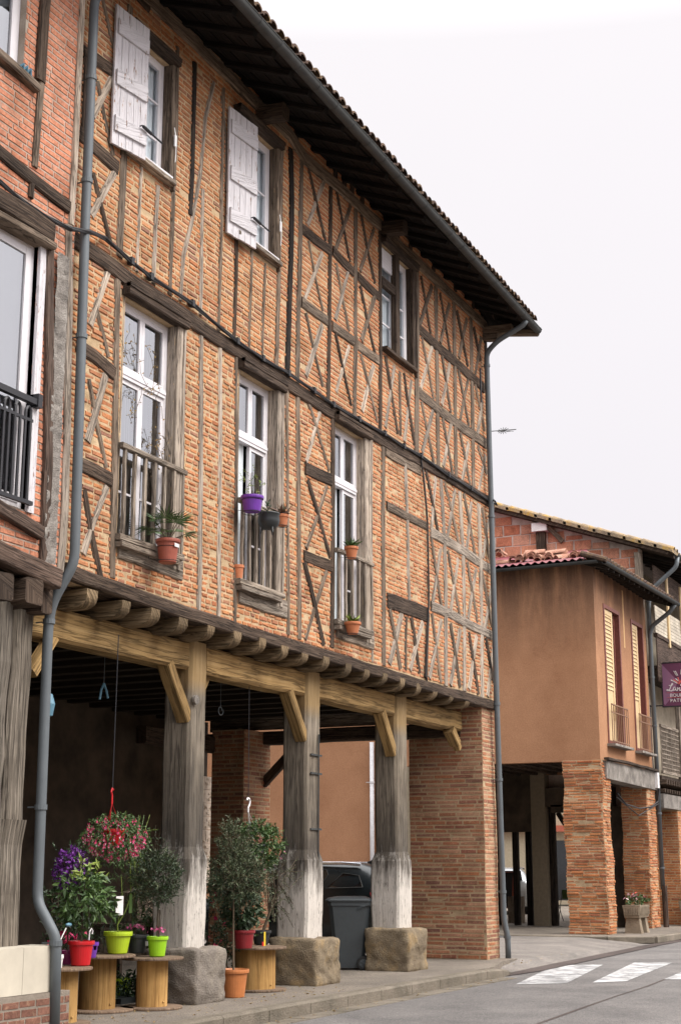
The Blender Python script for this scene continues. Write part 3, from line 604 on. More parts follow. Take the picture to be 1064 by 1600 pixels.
def timber(mb, pts, w_, front=-.022, back=.03, seg=.22, jit=.008):
    # resample
    P = [pts[0]]
    for a, b in zip(pts, pts[1:]):
        n = max(1, int((b-a).length/seg)); P += [a.lerp(b, (i+1)/n) for i in range(n)]
    m = len(P); vs = []; fs = []; uvs = []; L = 0; ls = []; ph = random.uniform(0, 50)
    for i, p in enumerate(P):
        d = (P[min(i+1, m-1)]-P[max(i-1, 0)]); d.y = 0; d.normalize(); s_ = Vector((-d.z, 0, d.x))
        if i: L += (P[i]-P[i-1]).length
        ls.append(L); wl = w_/2*(1+.13*noise.noise((ph, L*2.2, 0))); wr = w_/2*(1+.13*noise.noise((ph+9, L*2.2, 0)))
        dd = .010*noise.noise((ph+20, L*1.5, 0)); off = s_*(.012*noise.noise((ph+30, L*1.1, 0)))
        wv = [(-wl, back), (-wl, front+.014+dd), (-wl+.014, front+dd), (0, front-.004+dd), (wr-.014, front+dd), (wr, front+.014+dd), (wr, back)]
        for a, b in wv: vs.append(Vector((p.x, 0, p.z))+off+s_*a+Vector((0, b, 0)))
    for i in range(m-1):
        for k in range(6):
            fs.append((i*7+k, i*7+k+1, (i+1)*7+k+1, (i+1)*7+k)); v0 = [0, .04, .06, .06+w_/2, .06+w_, .08+w_, .12+w_]
            uvs.append([(ls[i], v0[k]), (ls[i], v0[k+1]), (ls[i+1], v0[k+1]), (ls[i+1], v0[k])])
    fs.append(tuple(range(7))[::-1]); uvs.append([(0, 0)]*7); fs.append(tuple((m-1)*7+k for k in range(7))); uvs.append([(0, 0)]*7)
    mb.add(vs, fs, uvs)
cnt = {}; order = {}
for k_, t_ in enumerate(TB):
    L = sum((b-a).length for a, b in zip(t_[1], t_[1][1:])); order[k_] = L*t_[2]/(t_[1][0].x**2)
for kind_ in ('stud', 'rail', 'brace'):
    ids = sorted([k for k in range(len(TB)) if TB[k][0] == kind_], key=lambda k: -order[k])
    for j, k in enumerate(ids):
        nm, pts, w_, mat = TB[k]; mb = MB()
        w_ *= .84; fr = {'stud': -.017, 'rail': -.021, 'brace': -.014}[nm]-random.uniform(0, .004)
        timber(mb, pts, w_, fr); mb.build(nm, mat, house)
# long horizontal beams
def beam(name, mat, w_, pts, front=-.05, back=.05, y=0):
    mb = MB(); timber(mb, [ay(a, b) for a, b in pts], w_, front, back); return mb.build(name, mat, house)
beam('floor_beam', D, .20, [(113, 372), (155, 402), (200, 437), (270, 482), (330, 524), (370, 548), (440, 594), (520, 646), (560, 668), (600, 690), (660, 723), (700, 746), (769, 788)], -.035)
beam('top_plate', M_, .20, [(135, -110), (200, -30), (254, 22), (305, 68), (360, 124), (405, 166), (450, 209), (474, 247), (513, 280), (541, 305), (596, 357), (620, 381), (659, 417), (700, 457), (757, 510)], -.045)
beam('ledge_beam', D, .155, [(96, 891), (140, 907), (200, 929), (265, 951), (330, 972), (385, 989), (440, 1005), (520, 1029), (600, 1053), (660, 1071), (700, 1083), (773, 1104)], -.07, .12)
beam('window_apron', W_GREYP, .24, [(184, 855), (235, 874), (283, 892)], -.03); beam('window_apron', W_GREYP, .24, [(372, 927), (410, 941), (446, 953)], -.03); beam('window_apron', W_GREYP, .22, [(524, 984), (550, 994), (582, 1005)], -.03)
beam('wall_plate_block', D, .22, [(192, -35), (232, 8)], -.03)
# little putlog blocks between the top plate and the eaves
for px, py in [(312, 45), (361, 95), (408, 140), (462, 195), (523, 268), (537, 287), (549, 297), (565, 317), (620, 352), (640, 372), (676, 408), (710, 442), (738, 470)]:
    p = ay(px, py); mb = MB(); mb.box(p.x-.06, p.x+.06, -.022, .04, 11.62, 11.78); mb.build('putlog_block', D, house)
# window joinery -----------------------------------------------------------------
def framebox(mb, x0, x1, z0, z1, w_, y0, y1, wb=None, wt=None):
    wb = w_ if wb is None else wb; wt = w_ if wt is None else wt
    mb.box(x0, x0+w_, y0, y1, z0, z1); mb.box(x1-w_, x1, y0, y1, z0, z1)
    mb.box(x0+w_, x1-w_, y0+.002, y1-.002, z0, z0+wb); mb.box(x0+w_, x1-w_, y0+.002, y1-.002, z1-wt, z1)
def pane(win, x0, x1, z0, z1, y):
    mb = MB(); mb.box(x0, x1, y, y+.006, z0, z1); return mb.build('glass_pane', GLASS, win)
GL_ = [GLASS]
def sash(win, x0, x1, z0, z1, y, bars=(), w_=.05):
    mb = MB(); framebox(mb, x0, x1, z0, z1, w_, y, y+.045)
    for b in bars: mb.box(x0+w_, x1-w_, y+.008, y+.04, b-.012, b+.012)
    s_ = mb.build('sash', PVC, win); 
    mb = MB(); mb.quad((x0+w_-.005, y+.02, z0+w_-.005), (x1-w_+.005, y+.02, z0+w_-.005), (x1-w_+.005, y+.02, z1-w_+.005), (x0+w_-.005, y+.02, z1-w_+.005)); mb.build('glass_pane', GL_[0], win); return s_
def window(par, key, op, tr=None, bars_lo=(), bars_hi=(), left_open=False, yd=.10, curtain=True, fw=.055, two=True):
    x0, x1, z0, z1 = op; mb = MB(); framebox(mb, x0+.003, x1-.003, z0+.003, z1-.003, fw, yd, yd+.07)
    xm = (x0+x1)/2
    if tr: mb.box(x0+fw, x1-fw, yd-.02, yd+.065, tr-.05, tr+.05); mb.box(x0+fw, x1-fw, yd-.03, yd-.02, tr-.01, tr+.03)
    wn = mb.build('window', PVC, par)
    a, b = x0+fw+.003, x1-fw-.003
    rows = [(z0+fw, (tr-.053) if tr else z1-fw, bars_lo)] + ([(tr+.053, z1-fw, bars_hi)] if tr else [])
    for ri, (c, d, bars) in enumerate(rows):
        if left_open and ri == 0:
            sash(wn, xm-.0, b, c, d, yd+.005, bars)
            # the left leaf stands open into the room
            mb = MB(); mb.box(a, a+.045, yd+.08, yd+.55, c, d); mb.build('open_sash', PVC, wn)
        else:
            sash(wn, a, xm-.002, c, d, yd+.005, bars); sash(wn, xm+.002, b, c, d, yd+.005, bars)
    if curtain:
        mb = MB(); n = 60; w0 = x0+.05; w1 = x1-.05
        cw = (xm-.02 if not left_open else xm)+.0
        def cur(u0, u1, c, d, yy=.30):
            b_ = len(mb.v); vs = []; 
            for i in range(n+1):
                x = u0+(u1-u0)*i/n; y = yy+.02*math.sin(i*.9)+.01*math.sin(i*.37+1)
                vs += [(x, y, c), (x, y, d)]
            mb.add(vs, [(2*i, 2*i+2, 2*i+3, 2*i+1) for i in range(n)])
        if curtain == 'part': cur(w0, w1, z0+.05, z1-.05, .17)
        elif curtain == 'top': cur(w0, xm-.05, z0+.05, z1-.05, .19); cur(xm+.08, w1-.12, (tr or z0)+.05, z1-.05, .19); cur(xm+.10, w1-.22, z0+.05, tr-.05, .19)
        else: cur(w0, w1, z0+.05, z1-.05)
        mb.build('curtain', CURT, wn)
    return wn
tr1 = Zf(225, 583)
W1 = window(house, 'w1', O['w1'], tr=O['w1'][3]-.86, bars_lo=(O['w1'][2]+.62, O['w1'][2]+1.13), curtain='top')
W2 = window(house, 'w2', O['w2'], tr=O['w2'][3]-.84, bars_lo=(O['w2'][2]+.62, O['w2'][2]+1.13), left_open=True, curtain='top')
W3 = window(house, 'w3', O['w3'], tr=O['w3'][3]-.84, bars_lo=(O['w3'][2]+.62, O['w3'][2]+1.13), left_open=True, curtain='top')
GL_[0] = GLASSU
U1 = window(house, 'u1', O['u1'], bars_lo=(O['u1'][2]+.50, O['u1'][2]+.98), curtain='part', yd=.08)
U2 = window(house, 'u2', O['u2'], bars_lo=(O['u2'][2]+.48, O['u2'][2]+.95), curtain='part', yd=.08)
x0, x1, z0, z1 = O['u3']
U3 = window(house, 'u3', O['u3'], bars_lo=(z0+.5, z0+.98), curtain='part', yd=.07)
GL_[0] = GLASS
mb = MB(); mb.box((x0+x1)/2-.075, (x0+x1)/2+.075, -.03, .06, z0, z1+.1); mb.box(x0, (x0+x1)/2-.075, -.02, .05, z0+1.05, z0+1.2); mb.build('mullion', W_DARK, house)['label'] = 'dark timber mullion and crossbar dividing the top right window'
mb = MB(); mb.box(x0+.05, (x0+x1)/2-.08, .04, .068, z1-.36, z1-.02)
for k in range(6): mb.box(x0+.05, (x0+x1)/2-.08, .036, .04, z1-.35+k*.055, z1-.31+k*.055)
mb.build('roller_blind_box', PVC, U3)
# lintels, sills, jambs as weathered trim
def trims(op, jamb=.14, lint=.13, mat=W_GREYP, jm=W_GREYP, sill=True, left=.05):
    x0, x1, z0, z1 = op
    mb = MB(); mb.bar((x0-left, -.045, z1+lint/2), (x1+jamb*.8, -.045, z1+lint/2), .13, lint, jit=.006, seg=5)
    mb.bar((x0-left, -.09, z1+lint*.85), (x1+jamb*.8, -.09, z1+lint*.85), .06, .05, jit=.004, seg=5); mb.build('lintel', W_DARK, house)
    mb = MB(); mb.bar((x1+jamb*.30, -.005, z0), (x1+jamb*.30, -.005, z1), jamb*.6, .09, up=(0, 1, 0), jit=.003, seg=6)
    mb.bar((x1+jamb*.76, -.02, z0-.1), (x1+jamb*.76, -.02, z1), jamb*.3, .07, up=(0, 1, 0), jit=.003, seg=6); mb.build('door_jamb' if False else 'jamb', jm, house)
    mb = MB(); mb.box(x1-.012, x1+.003, .0, .17, z0, z1); mb.build('reveal_board', jm, house)
    mb = MB(); mb.box(x0-.003, x0+.012, .0, .10, z0, z1); mb.build('reveal_board', jm, house)
    if sill:
        mb = MB(); mb.bar((x0-.03, -.03, z0-.03), (x1+.06, -.03, z0-.03), .16, .06, jit=.004, seg=4); mb.build('sill', mat, house)
for k, j in (('w1', .19), ('w2', .21), ('w3', .20)): trims(O[k], j, jm=W_LIGHT)
for k, j in (('u1', .12), ('u2', .12)): trims(O[k], j, .10, jm=W_MID)
trims(O['u3'], .20, .10, W_DARK, jm=W_DARK)
for k in ('u1', 'u2'):
    x0, x1, z0, z1 = O[k]; mb = MB(); mb.box(x0+.02, x1, -.09, .02, z0-.0, z0+.03); mb.build('white_sill', PVC, house)
# balustrades of the three tall windows
def rail_(op, zt, nb):
    x0, x1, z0, z1 = op; y = -.05; mb = MB()
    mb.bar((x0-.04, y, zt), (x1+.22, y, zt), .07, .06, jit=.005, seg=5); mb.build('handrail', W_GREYP, house); mb = MB(); mb.bar((x0-.04, y, z0+.05), (x1+.2, y, z0+.05), .07, .07, jit=.004, seg=5)
    b_ = mb.build('balustrade', W_GREYP, house)
    for i in range(nb):
        x = x0+.05+(x1+.12-x0)*i/(nb-1); mb = MB(); mb.bar((x+random.uniform(-.008, .008), y, z0+.08), (x+random.uniform(-.008, .008), y, zt-.03), .045, .04, up=(0, 1, 0), jit=.003, seg=5); mb.build('baluster', W_GREYP, b_)
rail_(O['w1'], O['w1'][2]+1.08, 7); rail_(O['w2'], O['w2'][2]+1.08, 7); rail_(O['w3'], O['w3'][2]+1.08, 6)
# shutters
def shutter(q, win):
    (A, Bq, Cq, Dq) = q      # top-left, bottom-left, bottom-right, top-right (3D)
    x_, xh = (Dq-A), None
    h = thing  # noqa
    n_ = Vector((x_.y, -x_.x, 0)).normalized(); th = .03; mb = MB()
    nb = 5
    for i in range(nb):
        a, b = i/nb+.006, (i+1)/nb-.006; j = random.uniform(-.004, .004)
        def pt(t, top): return A.lerp(Dq, t)+Vector((0, 0, j)) if top else Bq.lerp(Cq, t)+Vector((0, 0, -abs(j)*2))
        P = [pt(a, 0), pt(b, 0), pt(b, 0)-n_*th, pt(a, 0)-n_*th, pt(a, 1), pt(b, 1), pt(b, 1)-n_*th, pt(a, 1)-n_*th]
        mb.hexa(P, 2)
    s_ = mb.build('shutter', W_SHUT, house)
    for f0 in (.10, .47, .80):
        mb = MB(); hgt = .19/(A-Bq).length
        p0, p1 = A.lerp(Bq, f0), A.lerp(Bq, f0+hgt); q0, q1 = Dq.lerp(Cq, f0), Dq.lerp(Cq, f0+hgt)
        P0 = [p1.lerp(q1, .05), p1.lerp(q1, .96), p0.lerp(q0, .96), p0.lerp(q0, .05)]
        mb.hexa([P0[0]+n_*.028, P0[1]+n_*.028, P0[1]+n_*.001, P0[0]+n_*.001, P0[3]+n_*.028, P0[2]+n_*.028, P0[2]+n_*.001, P0[3]+n_*.001], 0); mb.build('batten', W_SHUT, s_)
    c = Dq.lerp(Cq, .80).lerp(A.lerp(Bq, .76), .25); mb = MB(); e_ = c+n_*.03
    mb.tube([e_, e_+n_*.03, e_+n_*.03+(Dq-A).normalized()*.34+Vector((0, 0, -.04))], .011, 6); mb.tube([e_+n_*.03+(Dq-A).normalized()*.02, e_+n_*.03+(Dq-A).normalized()*.16+Vector((0, 0, -.02))], .02, 8); mb.build('latch', IRON, s_)
    return s_
def shq(tl, bl, br, tr, ya=-.06, yb=-.17):
    A, B_ = ay(*tl, ya), ay(*bl, ya); C_, D_ = ay(*br, yb), ay(*tr, yb)
    xa = (A.x+B_.x)/2; xb = (C_.x+D_.x)/2; return Vector((xa, ya, A.z)), Vector((xa, ya, B_.z)), Vector((xb, yb, C_.z)), Vector((xb, yb, D_.z))
shutter(shq((183, 5), (175, 222), (229, 250), (234, 46)), 'u1'); shutter(shq((360, 166), (355, 362), (400, 388), (404, 200)), 'u2')
# cord with a tag beside each upper window
for k in ('u1', 'u2'):
    x0, x1, z0, z1 = O[k]; mb = MB(); X = x1+.03; zz = z0+.55
    mb.tube([(X, -.07, zz+.15), (X+.01, -.09, zz), (X+.03, -.08, zz-.2), (X+.02, -.08, zz-.3)], .006, 5); mb.box(X-.012, X+.03, -.09, -.075, zz-.1, zz+.05); mb.build('blind_cord', WHT, house)

# joists ------------------------------------------------------------------------
JX = [12.50, 13.12, 13.68, 14.3, 14.92, 15.52, 16.16, 16.76, 17.36, 17.98, 18.68, 19.32, 19.96, 20.6, 21.26, 21.94, 22.66, 23.42]
for i, x in enumerate(JX):
    mb = MB(); wdt = .175+random.uniform(-.02, .02); ht = .185+random.uniform(-.015, .01); zc = 4.215+random.uniform(-.01, .01)
    # rounded, eroded end
    prof = []; y0 = -.06-random.uniform(0, .03)
    for t in range(7):
        a = t/6*math.pi/2; prof.append((y0+.16*(1-math.sin(a)), zc-ht/2+.13*(1-math.cos(a))))
    prof = sorted(prof, key=lambda q: q[0])
    pts = [(y0, zc+ht/2)]+[(a, b) for a, b in prof]+[(7.6, zc-ht/2), (7.6, zc+ht/2)]
    A = [Vector((x-wdt/2+random.uniform(-.006, .006), a, b)) for a, b in pts]; B_ = [Vector((x+wdt/2+random.uniform(-.006, .006), a, b)) for a, b in pts]; n = len(A)
    fs = [tuple(range(n))[::-1], tuple(range(n, 2*n))]+[(k, (k+1) % n, n+(k+1) % n, n+k) for k in range(n)]
    uv = [[(q[1], q[2]) for q in [A[k] for k in range(n)][::-1]], [(q[1], q[2]) for q in B_]]
    for k in range(n):
        k2 = (k+1) % n; uv.append([(A[k].y, A[k].z), (A[k2].y, A[k2].z), (A[k2].y, A[k2].z+.2), (A[k].y, A[k].z+.2)])
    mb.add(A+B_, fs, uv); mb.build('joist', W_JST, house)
mb = MB()
for i in range(40):
    y = .15+i*.19; mb.box(XL, XR, y, y+.18, 4.318, 4.345)
mb.build('ceiling_boards', W_DARK, house)
# cross slats seen as pale lines under the boards
# posts -------------------------------------------------------------------------
PX = [(15.05, 15.43), (18.10, 18.52), (21.16, 21.60)]
for i, (a, b) in enumerate(PX):
    mb = MB(); c = (a+b)/2; wd = b-a; vs = []; fs = []; y0, y1 = .28, .66
    levels = [.585, .75, .95, 1.15, 1.4, 1.60, 1.68, 1.74, 1.85, 2.2, 2.7, 3.2, 3.78]
    if i: levels.append(4.16)
    else: levels.append(4.16)
    n = 0
    for z in levels:
        k = 1.24 if z < 1.68 else (1.1 if z < 1.72 else 1.0)
        if z < .8: k *= .97
        w2 = wd/2*k; yy0 = y0-(k-1)*.16; yy1 = y1+(k-1)*.22; ch = .035
        ring = [(c-w2, yy0+ch), (c-w2+ch, yy0), (c+w2-ch, yy0), (c+w2, yy0+ch), (c+w2, yy1-ch), (c+w2-ch, yy1), (c-w2+ch, yy1), (c-w2, yy1-ch)]
        for x, y in ring: vs.append((x+.012*noise.noise((x*3, y*3, z*2+i*7)), y+.012*noise.noise((x*3+9, y*3, z*2+i*7)), z))
    m = len(levels); uvs = []
    for r_ in range(m-1):
        for k in range(8):
            k2 = (k+1) % 8; fs.append((r_*8+k, r_*8+k2, (r_+1)*8+k2, (r_+1)*8+k)); uvs.append([(levels[r_], k*.2), (levels[r_], k*.2+.2), (levels[r_+1], k*.2+.2), (levels[r_+1], k*.2)])
    fs.append(tuple(range(8))[::-1]); uvs.append([(0, 0)]*8); fs.append(tuple((m-1)*8+k for k in range(8))); uvs.append([(0, 0)]*8)
    mb.add(vs, fs, uvs); post = mb.build('arcade_post', W_POST, house)
    post['label'] = ['nearest arcade post of the three, with an iron lamp button', 'middle arcade post of the three, with a conduit down its front', 'farthest arcade post of the three, beside the brick pier'][i]
    # stone block, lumpy
    bx0, bx1, by0, by1, bz = [(14.92, 15.60, .04, .74, .60), (17.93, 18.64, .03, .74, .60), (20.98, 21.72, .03, .76, .61)][i]
    import bmesh
    bm = bmesh.new(); bmesh.ops.create_cube(bm, size=1); bmesh.ops.subdivide_edges(bm, edges=bm.edges[:], cuts=15, use_grid_fill=True)
    for v in bm.verts:
        x, y, z = v.co; r_ = .16
        q = Vector((x, y, z)); r_ = .05; lim = .5-r_
        cc = Vector((max(-lim, min(lim, x)), max(-lim, min(lim, y)), max(-lim, min(lim, z)) if z > 0 else z)); d_ = q-cc
        if d_.length > 1e-6: q = cc+d_.normalized()*min(d_.length, r_) if d_.length > r_ else q
        q += Vector((noise.noise(q*2.3+Vector((i*9, 0, 0))), noise.noise(q*2.3+Vector((0, i*9, 5))), noise.noise(q*3+Vector((2, 0, i*9)))))*.05
        q += Vector((noise.noise(q*7), noise.noise(q*7+Vector((3, 3, 3))), noise.noise(q*7+Vector((7, 1, 2)))))*.035
        v.co = Vector(((bx0+bx1)/2+q.x*(bx1-bx0), (by0+by1)/2+q.y*(by1-by0), bz/2+q.z*bz+(0 if z > -.49 else -.02)))-Vector((18.4, 0, 0))
    me = bpy.data.meshes.new('stone_block'); bm.to_mesh(me); bm.free(); me.materials.append(STONE if i else STONEG)
    for p_ in me.polygons: p_.use_smooth = True
    so_ = bpy.data.objects.new('stone_base', me); COL.objects.link(so_); so_.parent = post
    # braces: a straight knee brace on each side of the post head
    mb = MB(); mb.bar((a+.04, .38, 3.22), (a-.43, .38, 3.84), .14, .17, up=(0, 1, 0), jit=.004, seg=3); mb.build('knee_brace', W_YEL, post)
    mb = MB(); mb.bar((b-.03, .50, 3.36), (b+.32, .50, 3.86), .12, .13, up=(0, 1, 0), jit=.004, seg=3); mb.build('knee_brace', W_YEL, post)
    if i == 0:
        mb = MB(); mb.tube([(a+.07, .27, 3.45), (a+.07, .23, 3.45)], .055, 14); mb.build('round_lamp', CONC, post)
    if i == 1:
        mb = MB(); mb.tube([(b-.10, .255, 3.3), (b-.10, .255, .9)], .012, 6)
        for z in (3.0, 2.75, 2.0): mb.box(b-.32, b+.01, .258, .274, z, z+.025)
        mb.build('conduit', ZINCD, post)
# honey-coloured arcade beams between post heads, front face y=.3
for a, b, dz in ((11.95, 15.04, .0), (15.44, 18.09, 0), (18.53, 21.15, .01), (21.61, 24.07, 0)):
    mb = MB(); mb.bar((a, .46, 3.97+dz), (b, .46, 3.975), .31, .345, up=(0, 0, 1), jit=.006, seg=8); mb.build('arcade_beam', W_YEL, house)
mb = MB(); mb.bar((12.08, .37, 3.42), (12.42, .37, 3.84), .12, .13, up=(0, 1, 0)); mb.build('knee_brace', W_YEL, house)
mb = MB(); mb.bar((23.9, .37, 3.58), (23.60, .37, 3.80), .15, .18, up=(0, 1, 0)); mb.bar((24.02, .37, 3.5), (23.75, .37, 3.80), .12, .12, up=(0, 1, 0)); mb.build('knee_brace', W_YEL, house)
# brick pier at the far corner, rear pier, back wall, side beam
brickbox('front', house, 24.24, 24.85, .0, 1.38, 0, 4.30, BR2, MO2, 'corner_pier', course=.072, lens=(.26, .42), joint=.018, prot=(.0, .010), rough=.003, wob=.012)
brickbox('rear', house, 23.5, 24.5, 4.3, 4.97, 0, 3.95, BR2, MO2, 'rear_pier', faces='xy', course=.075, lens=(.2, .36), joint=.018, prot=(0, .01))
mb = MB()
for a, b, c, d in cells(12.0, 24.4, 0, 4.2, [(16.95, 18.1, 0, 2.85)]): mb.box(a, b, 5.6, 5.8, c, d)
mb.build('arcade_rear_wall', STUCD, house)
mb = MB(); mb.bar((24.35, .4, 3.85), (24.35, 5.5, 3.85), .3, .24, seg=6, jit=.01); mb.build('side_beam', W_DARK, house)
mb = MB(); mb.bar((24.3, 4.35, 3.0), (24.3, 3.55, 3.75), .12, .16); mb.build('knee_brace', W_DARK, house)
mb = MB(); mb.box(24.3, 24.34, 1.4, 5.5, 4.0, 4.31); mb.build('pale_boarding', W_GREYP, house)
mb = MB(); mb.bar((21.2, 5.0, 3.7), (24.4, 5.0, 3.7), .2, .3, seg=4, jit=.01); mb.build('rear_beam', W_DARK, house)
mb = MB(); mb.bar((16.9, 5.55, 1.4), (18.15, 5.55, 1.4), .1, 2.7); mb.build('dark_door', DKROOM, house)
# roof: hipped, tiles over boarded soffit, rafters --------------------------------
def eave_y(x): return -1.12+(x-13.8)*(.27/11.5)
EZ = 11.38; XE = 25.24; XS = 9.0
ridge = (20.6, 4.0, 13.5); ridge0 = (XS, 4.0, 13.5)
mb = MB(); A = Vector((XS, eave_y(XS), EZ)); B_ = Vector((XE, eave_y(XE), EZ)); C_ = Vector((XE, 9.0, EZ)); D_ = Vector((XS, 9.0, EZ))
Rg, R0 = Vector(ridge), Vector(ridge0); up = Vector((0, 0, .07))
mb.add([A, B_, C_, D_, Rg, R0], [(0, 1, 4, 5), (1, 2, 4), (2, 3, 5, 4), (3, 0, 5)]); mb.add([A+up, B_+up, C_+up, D_+up, Rg+up, R0+up], [(0, 1, 4, 5), (1, 2, 4), (2, 3, 5, 4), (3, 0, 5)])
mb.add([A, B_, C_, D_, A+up, B_+up, C_+up, D_+up], [(0, 1, 5, 4), (1, 2, 6, 5), (2, 3, 7, 6), (3, 0, 4, 7)])
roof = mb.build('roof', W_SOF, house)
def slopeZ(x, y): # front slope height
    t = (y-eave_y(x))/(4.0-eave_y(x)); return EZ+t*(13.5-EZ)
mb = MB(); x = XS+.1
while x < XE:
    r = .092; tmax = 1.0
    yE = eave_y(x)-.09; 
    # stop at the hip
    yt = 4.0 if x < 20.6 else eave_y(x)+(4.0-eave_y(x))*(XE-x)/(XE-20.6)
    nrow = max(1, int((yt-yE)/.36))
    for j in range(nrow):
        ya = yE+j*.36; yb = ya+.42; za = slopeZ(x, ya)+.225; zb = slopeZ(x, yb)+.19; jx = random.uniform(-.012, .012)
        vs = []; n = 5
        for (yy, zz, rr) in ((ya, za+random.uniform(-.015, .02), r), (yb, zb, r*.85)):
            for k in range(n+1):
                a = math.pi*k/n; vs.append((x+jx+math.cos(a)*rr, yy, zz+math.sin(a)*rr*.9-.03))
        for (yy, zz, rr) in ((ya, za, r-.018),):
            for k in range(n+1):
                a = math.pi*k/n; vs.append((x+jx+math.cos(a)*rr, yy, zz+math.sin(a)*rr*.9-.03))
        fs = [(k, k+1, n+2+k, n+1+k) for k in range(n)]+[(k, k+1, 2*(n+1)+k+1, 2*(n+1)+k) for k in range(n)]
        mb.add(vs, fs)
        if j > 3 and x < 22: break
    x += .205
mb.add([A+up*1.6, B_+up*1.6, Rg+up*1.6, R0+up*1.6], [(0, 1, 2, 3)]); mb.add([B_+up*1.6, C_+up*1.6, Rg+up*1.6], [(0, 1, 2)])
y = -.62
while y < 9:
    mb.tube([(XE+.02, y, EZ+.10), (XE-.5, y, EZ+.30)], .075, 8); y += .205
mb.build('roof_tiles', TILE, roof)
x = XS+.3
while x < XE-.1:
    a = Vector((x, .5, slopeZ(x, .5)-.09)); b = Vector((x+random.uniform(-.02, .02), eave_y(x)+.06, EZ-.05)); mb = MB(); mb.bar(a+Vector((0, 0, .045)), b+Vector((0, 0, .03)), .10, .10, jit=.004, seg=2); mb.build('rafter', W_SOF, roof); x += .52
mb = MB(); k = 0
for yb in [eave_y(18)+.10+i*.21 for i in range(7)]:
    mb.box(XS, XE-.05, yb, yb+.19, 0, .02)
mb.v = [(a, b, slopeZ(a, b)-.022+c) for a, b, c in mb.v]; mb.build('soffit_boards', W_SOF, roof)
for yb in (.3, .9, 1.6, 2.4, 3.2, 4.2, 5.2, 6.2):
    mb = MB(); mb.bar((XE-.03, yb, EZ-.05), (XR-.1, yb, EZ+.1), .1, .12); mb.build('rafter', W_SOF, roof)
for px, py in ((405, 165), (596, 350)):
    p = ay(px, py); mb = MB(); mb.bar((p.x, .1, 11.50), (p.x, -.42, 11.46), .2, .22, jit=.01, seg=2); mb.build('corbel', W_DARK, house)
mb = MB(); mb.bar((24.80, .1, 11.36), (24.86, -.55, 11.33), .16, .16, jit=.01, seg=3); mb.bar((24.80, .05, 11.22), (24.83, -.28, 11.20), .15, .12, jit=.01, seg=2); mb.bar((24.8, -.1, 11.3), (25.35, -.9, 11.36), .12, .12); mb.build('carved_corbel', W_MID, house)
# gutter
def halftube(mb, a, b, r, th=.006, n=10, drop=0, seg=1):
    a = Vector(a); b = Vector(b); d = (b-a).normalized(); s_ = d.cross(Vector((0, 0, 1))).normalized(); vs = []
    for rr in (r, r-th):
        for i in range(seg+1):
            c = a.lerp(b, i/seg)
            for k in range(n+1):
                t = math.pi*k/n; vs.append(c+s_*math.cos(t)*rr-Vector((0, 0, 1))*math.sin(t)*rr)
    fs = []; q = (seg+1)*(n+1)
    for l in (0, 1):
        for i in range(seg):
            for k in range(n):
                b0 = l*q+i*(n+1)+k; fs.append((b0, b0+1, b0+n+2, b0+n+1))
    for i in range(seg):
        for k in (0, n): fs.append((i*(n+1)+k, (i+1)*(n+1)+k, q+(i+1)*(n+1)+k, q+i*(n+1)+k))
    for i in (0, seg):
        for k in range(n): fs.append((i*(n+1)+k, i*(n+1)+k+1, q+i*(n+1)+k+1, q+i*(n+1)+k))
    mb.add(vs, fs)
mb = MB(); gy = lambda x: eave_y(x)-.06
ga, gb = Vector((XS, gy(XS), EZ+.04)), Vector((XE+.05, gy(XE), EZ+.01)); halftube(mb, ga, gb, .075, seg=14)
mb.tube([gb+Vector((0, 0, 0)), gb+Vector((.01, 0, 0))], .075, 12); mb.tube([ga+Vector((0, -.075, .0)), gb+Vector((0, -.075, 0))], .010, 6)
gt = mb.build('gutter', ZINCD, roof)
x = XS+.4
while x < XE:
    mb = MB(); c = ga.lerp(gb, (x-XS)/(XE-XS)); halftube(mb, c-Vector((.012, 0, 0)), c+Vector((.012, 0, 0)), .080, th=.004); mb.build('bracket', ZINCD, gt); x += .55
# downpipes
def pipe(par, pts, r, mat, rings, name='downpipe'):
    mb = MB(); P = []
    for i, p in enumerate(pts):
        p = Vector(p)
        if 0 < i < len(pts)-1:
            a = Vector(pts[i-1]); b = Vector(pts[i+1]); d1 = min(.12, (a-p).length*.4); d2 = min(.12, (b-p).length*.4)
            q0 = p+(a-p).normalized()*d1; q2 = p+(b-p).normalized()*d2
            for t in (0, .25, .5, .75, 1): P.append(q0*(1-t)**2+p*2*t*(1-t)+q2*t*t)
        else: P.append(p)
    mb.tube(P, r, 14); o = mb.build(name, mat, par, smooth=True)
    for z in rings:
        # centre of the pipe at this height
        for a, b in zip(P, P[1:]):
            if min(a.z, b.z) <= z <= max(a.z, b.z) and abs(a.z-b.z) > .01:
                c = a.lerp(b, (z-a.z)/(b.z-a.z)); mb = MB(); mb.tube([c-Vector((0, 0, .025)), c+Vector((0, 0, .025))], r*1.22, 14); mb.tube([c+Vector((0, r, .0)), c+Vector((0, .16, 0))], .008, 5); mb.build('pipe_collar', mat, o)
    return o
g = ay(812, 495, -.95)
pr = pipe(house, [(24.55, gy(24.6), 11.33), (24.55, -.86, 11.24), (24.56, -.35, 11.02), (24.63, -.11, 10.85), (24.68, -.11, 7.8), (24.72, -.11, 4.2), (24.80, -.11, .62), (24.84, -.16, .35), (24.84, -.16, .0)], .05, ZINCB, (10.6, 7.72, 4.32, 3.0, 1.1, .35))
pr['label'] = 'grey downpipe at the far street corner'
p1, p2 = ay(153, -60, -.13), ay(120, 885, -.13)
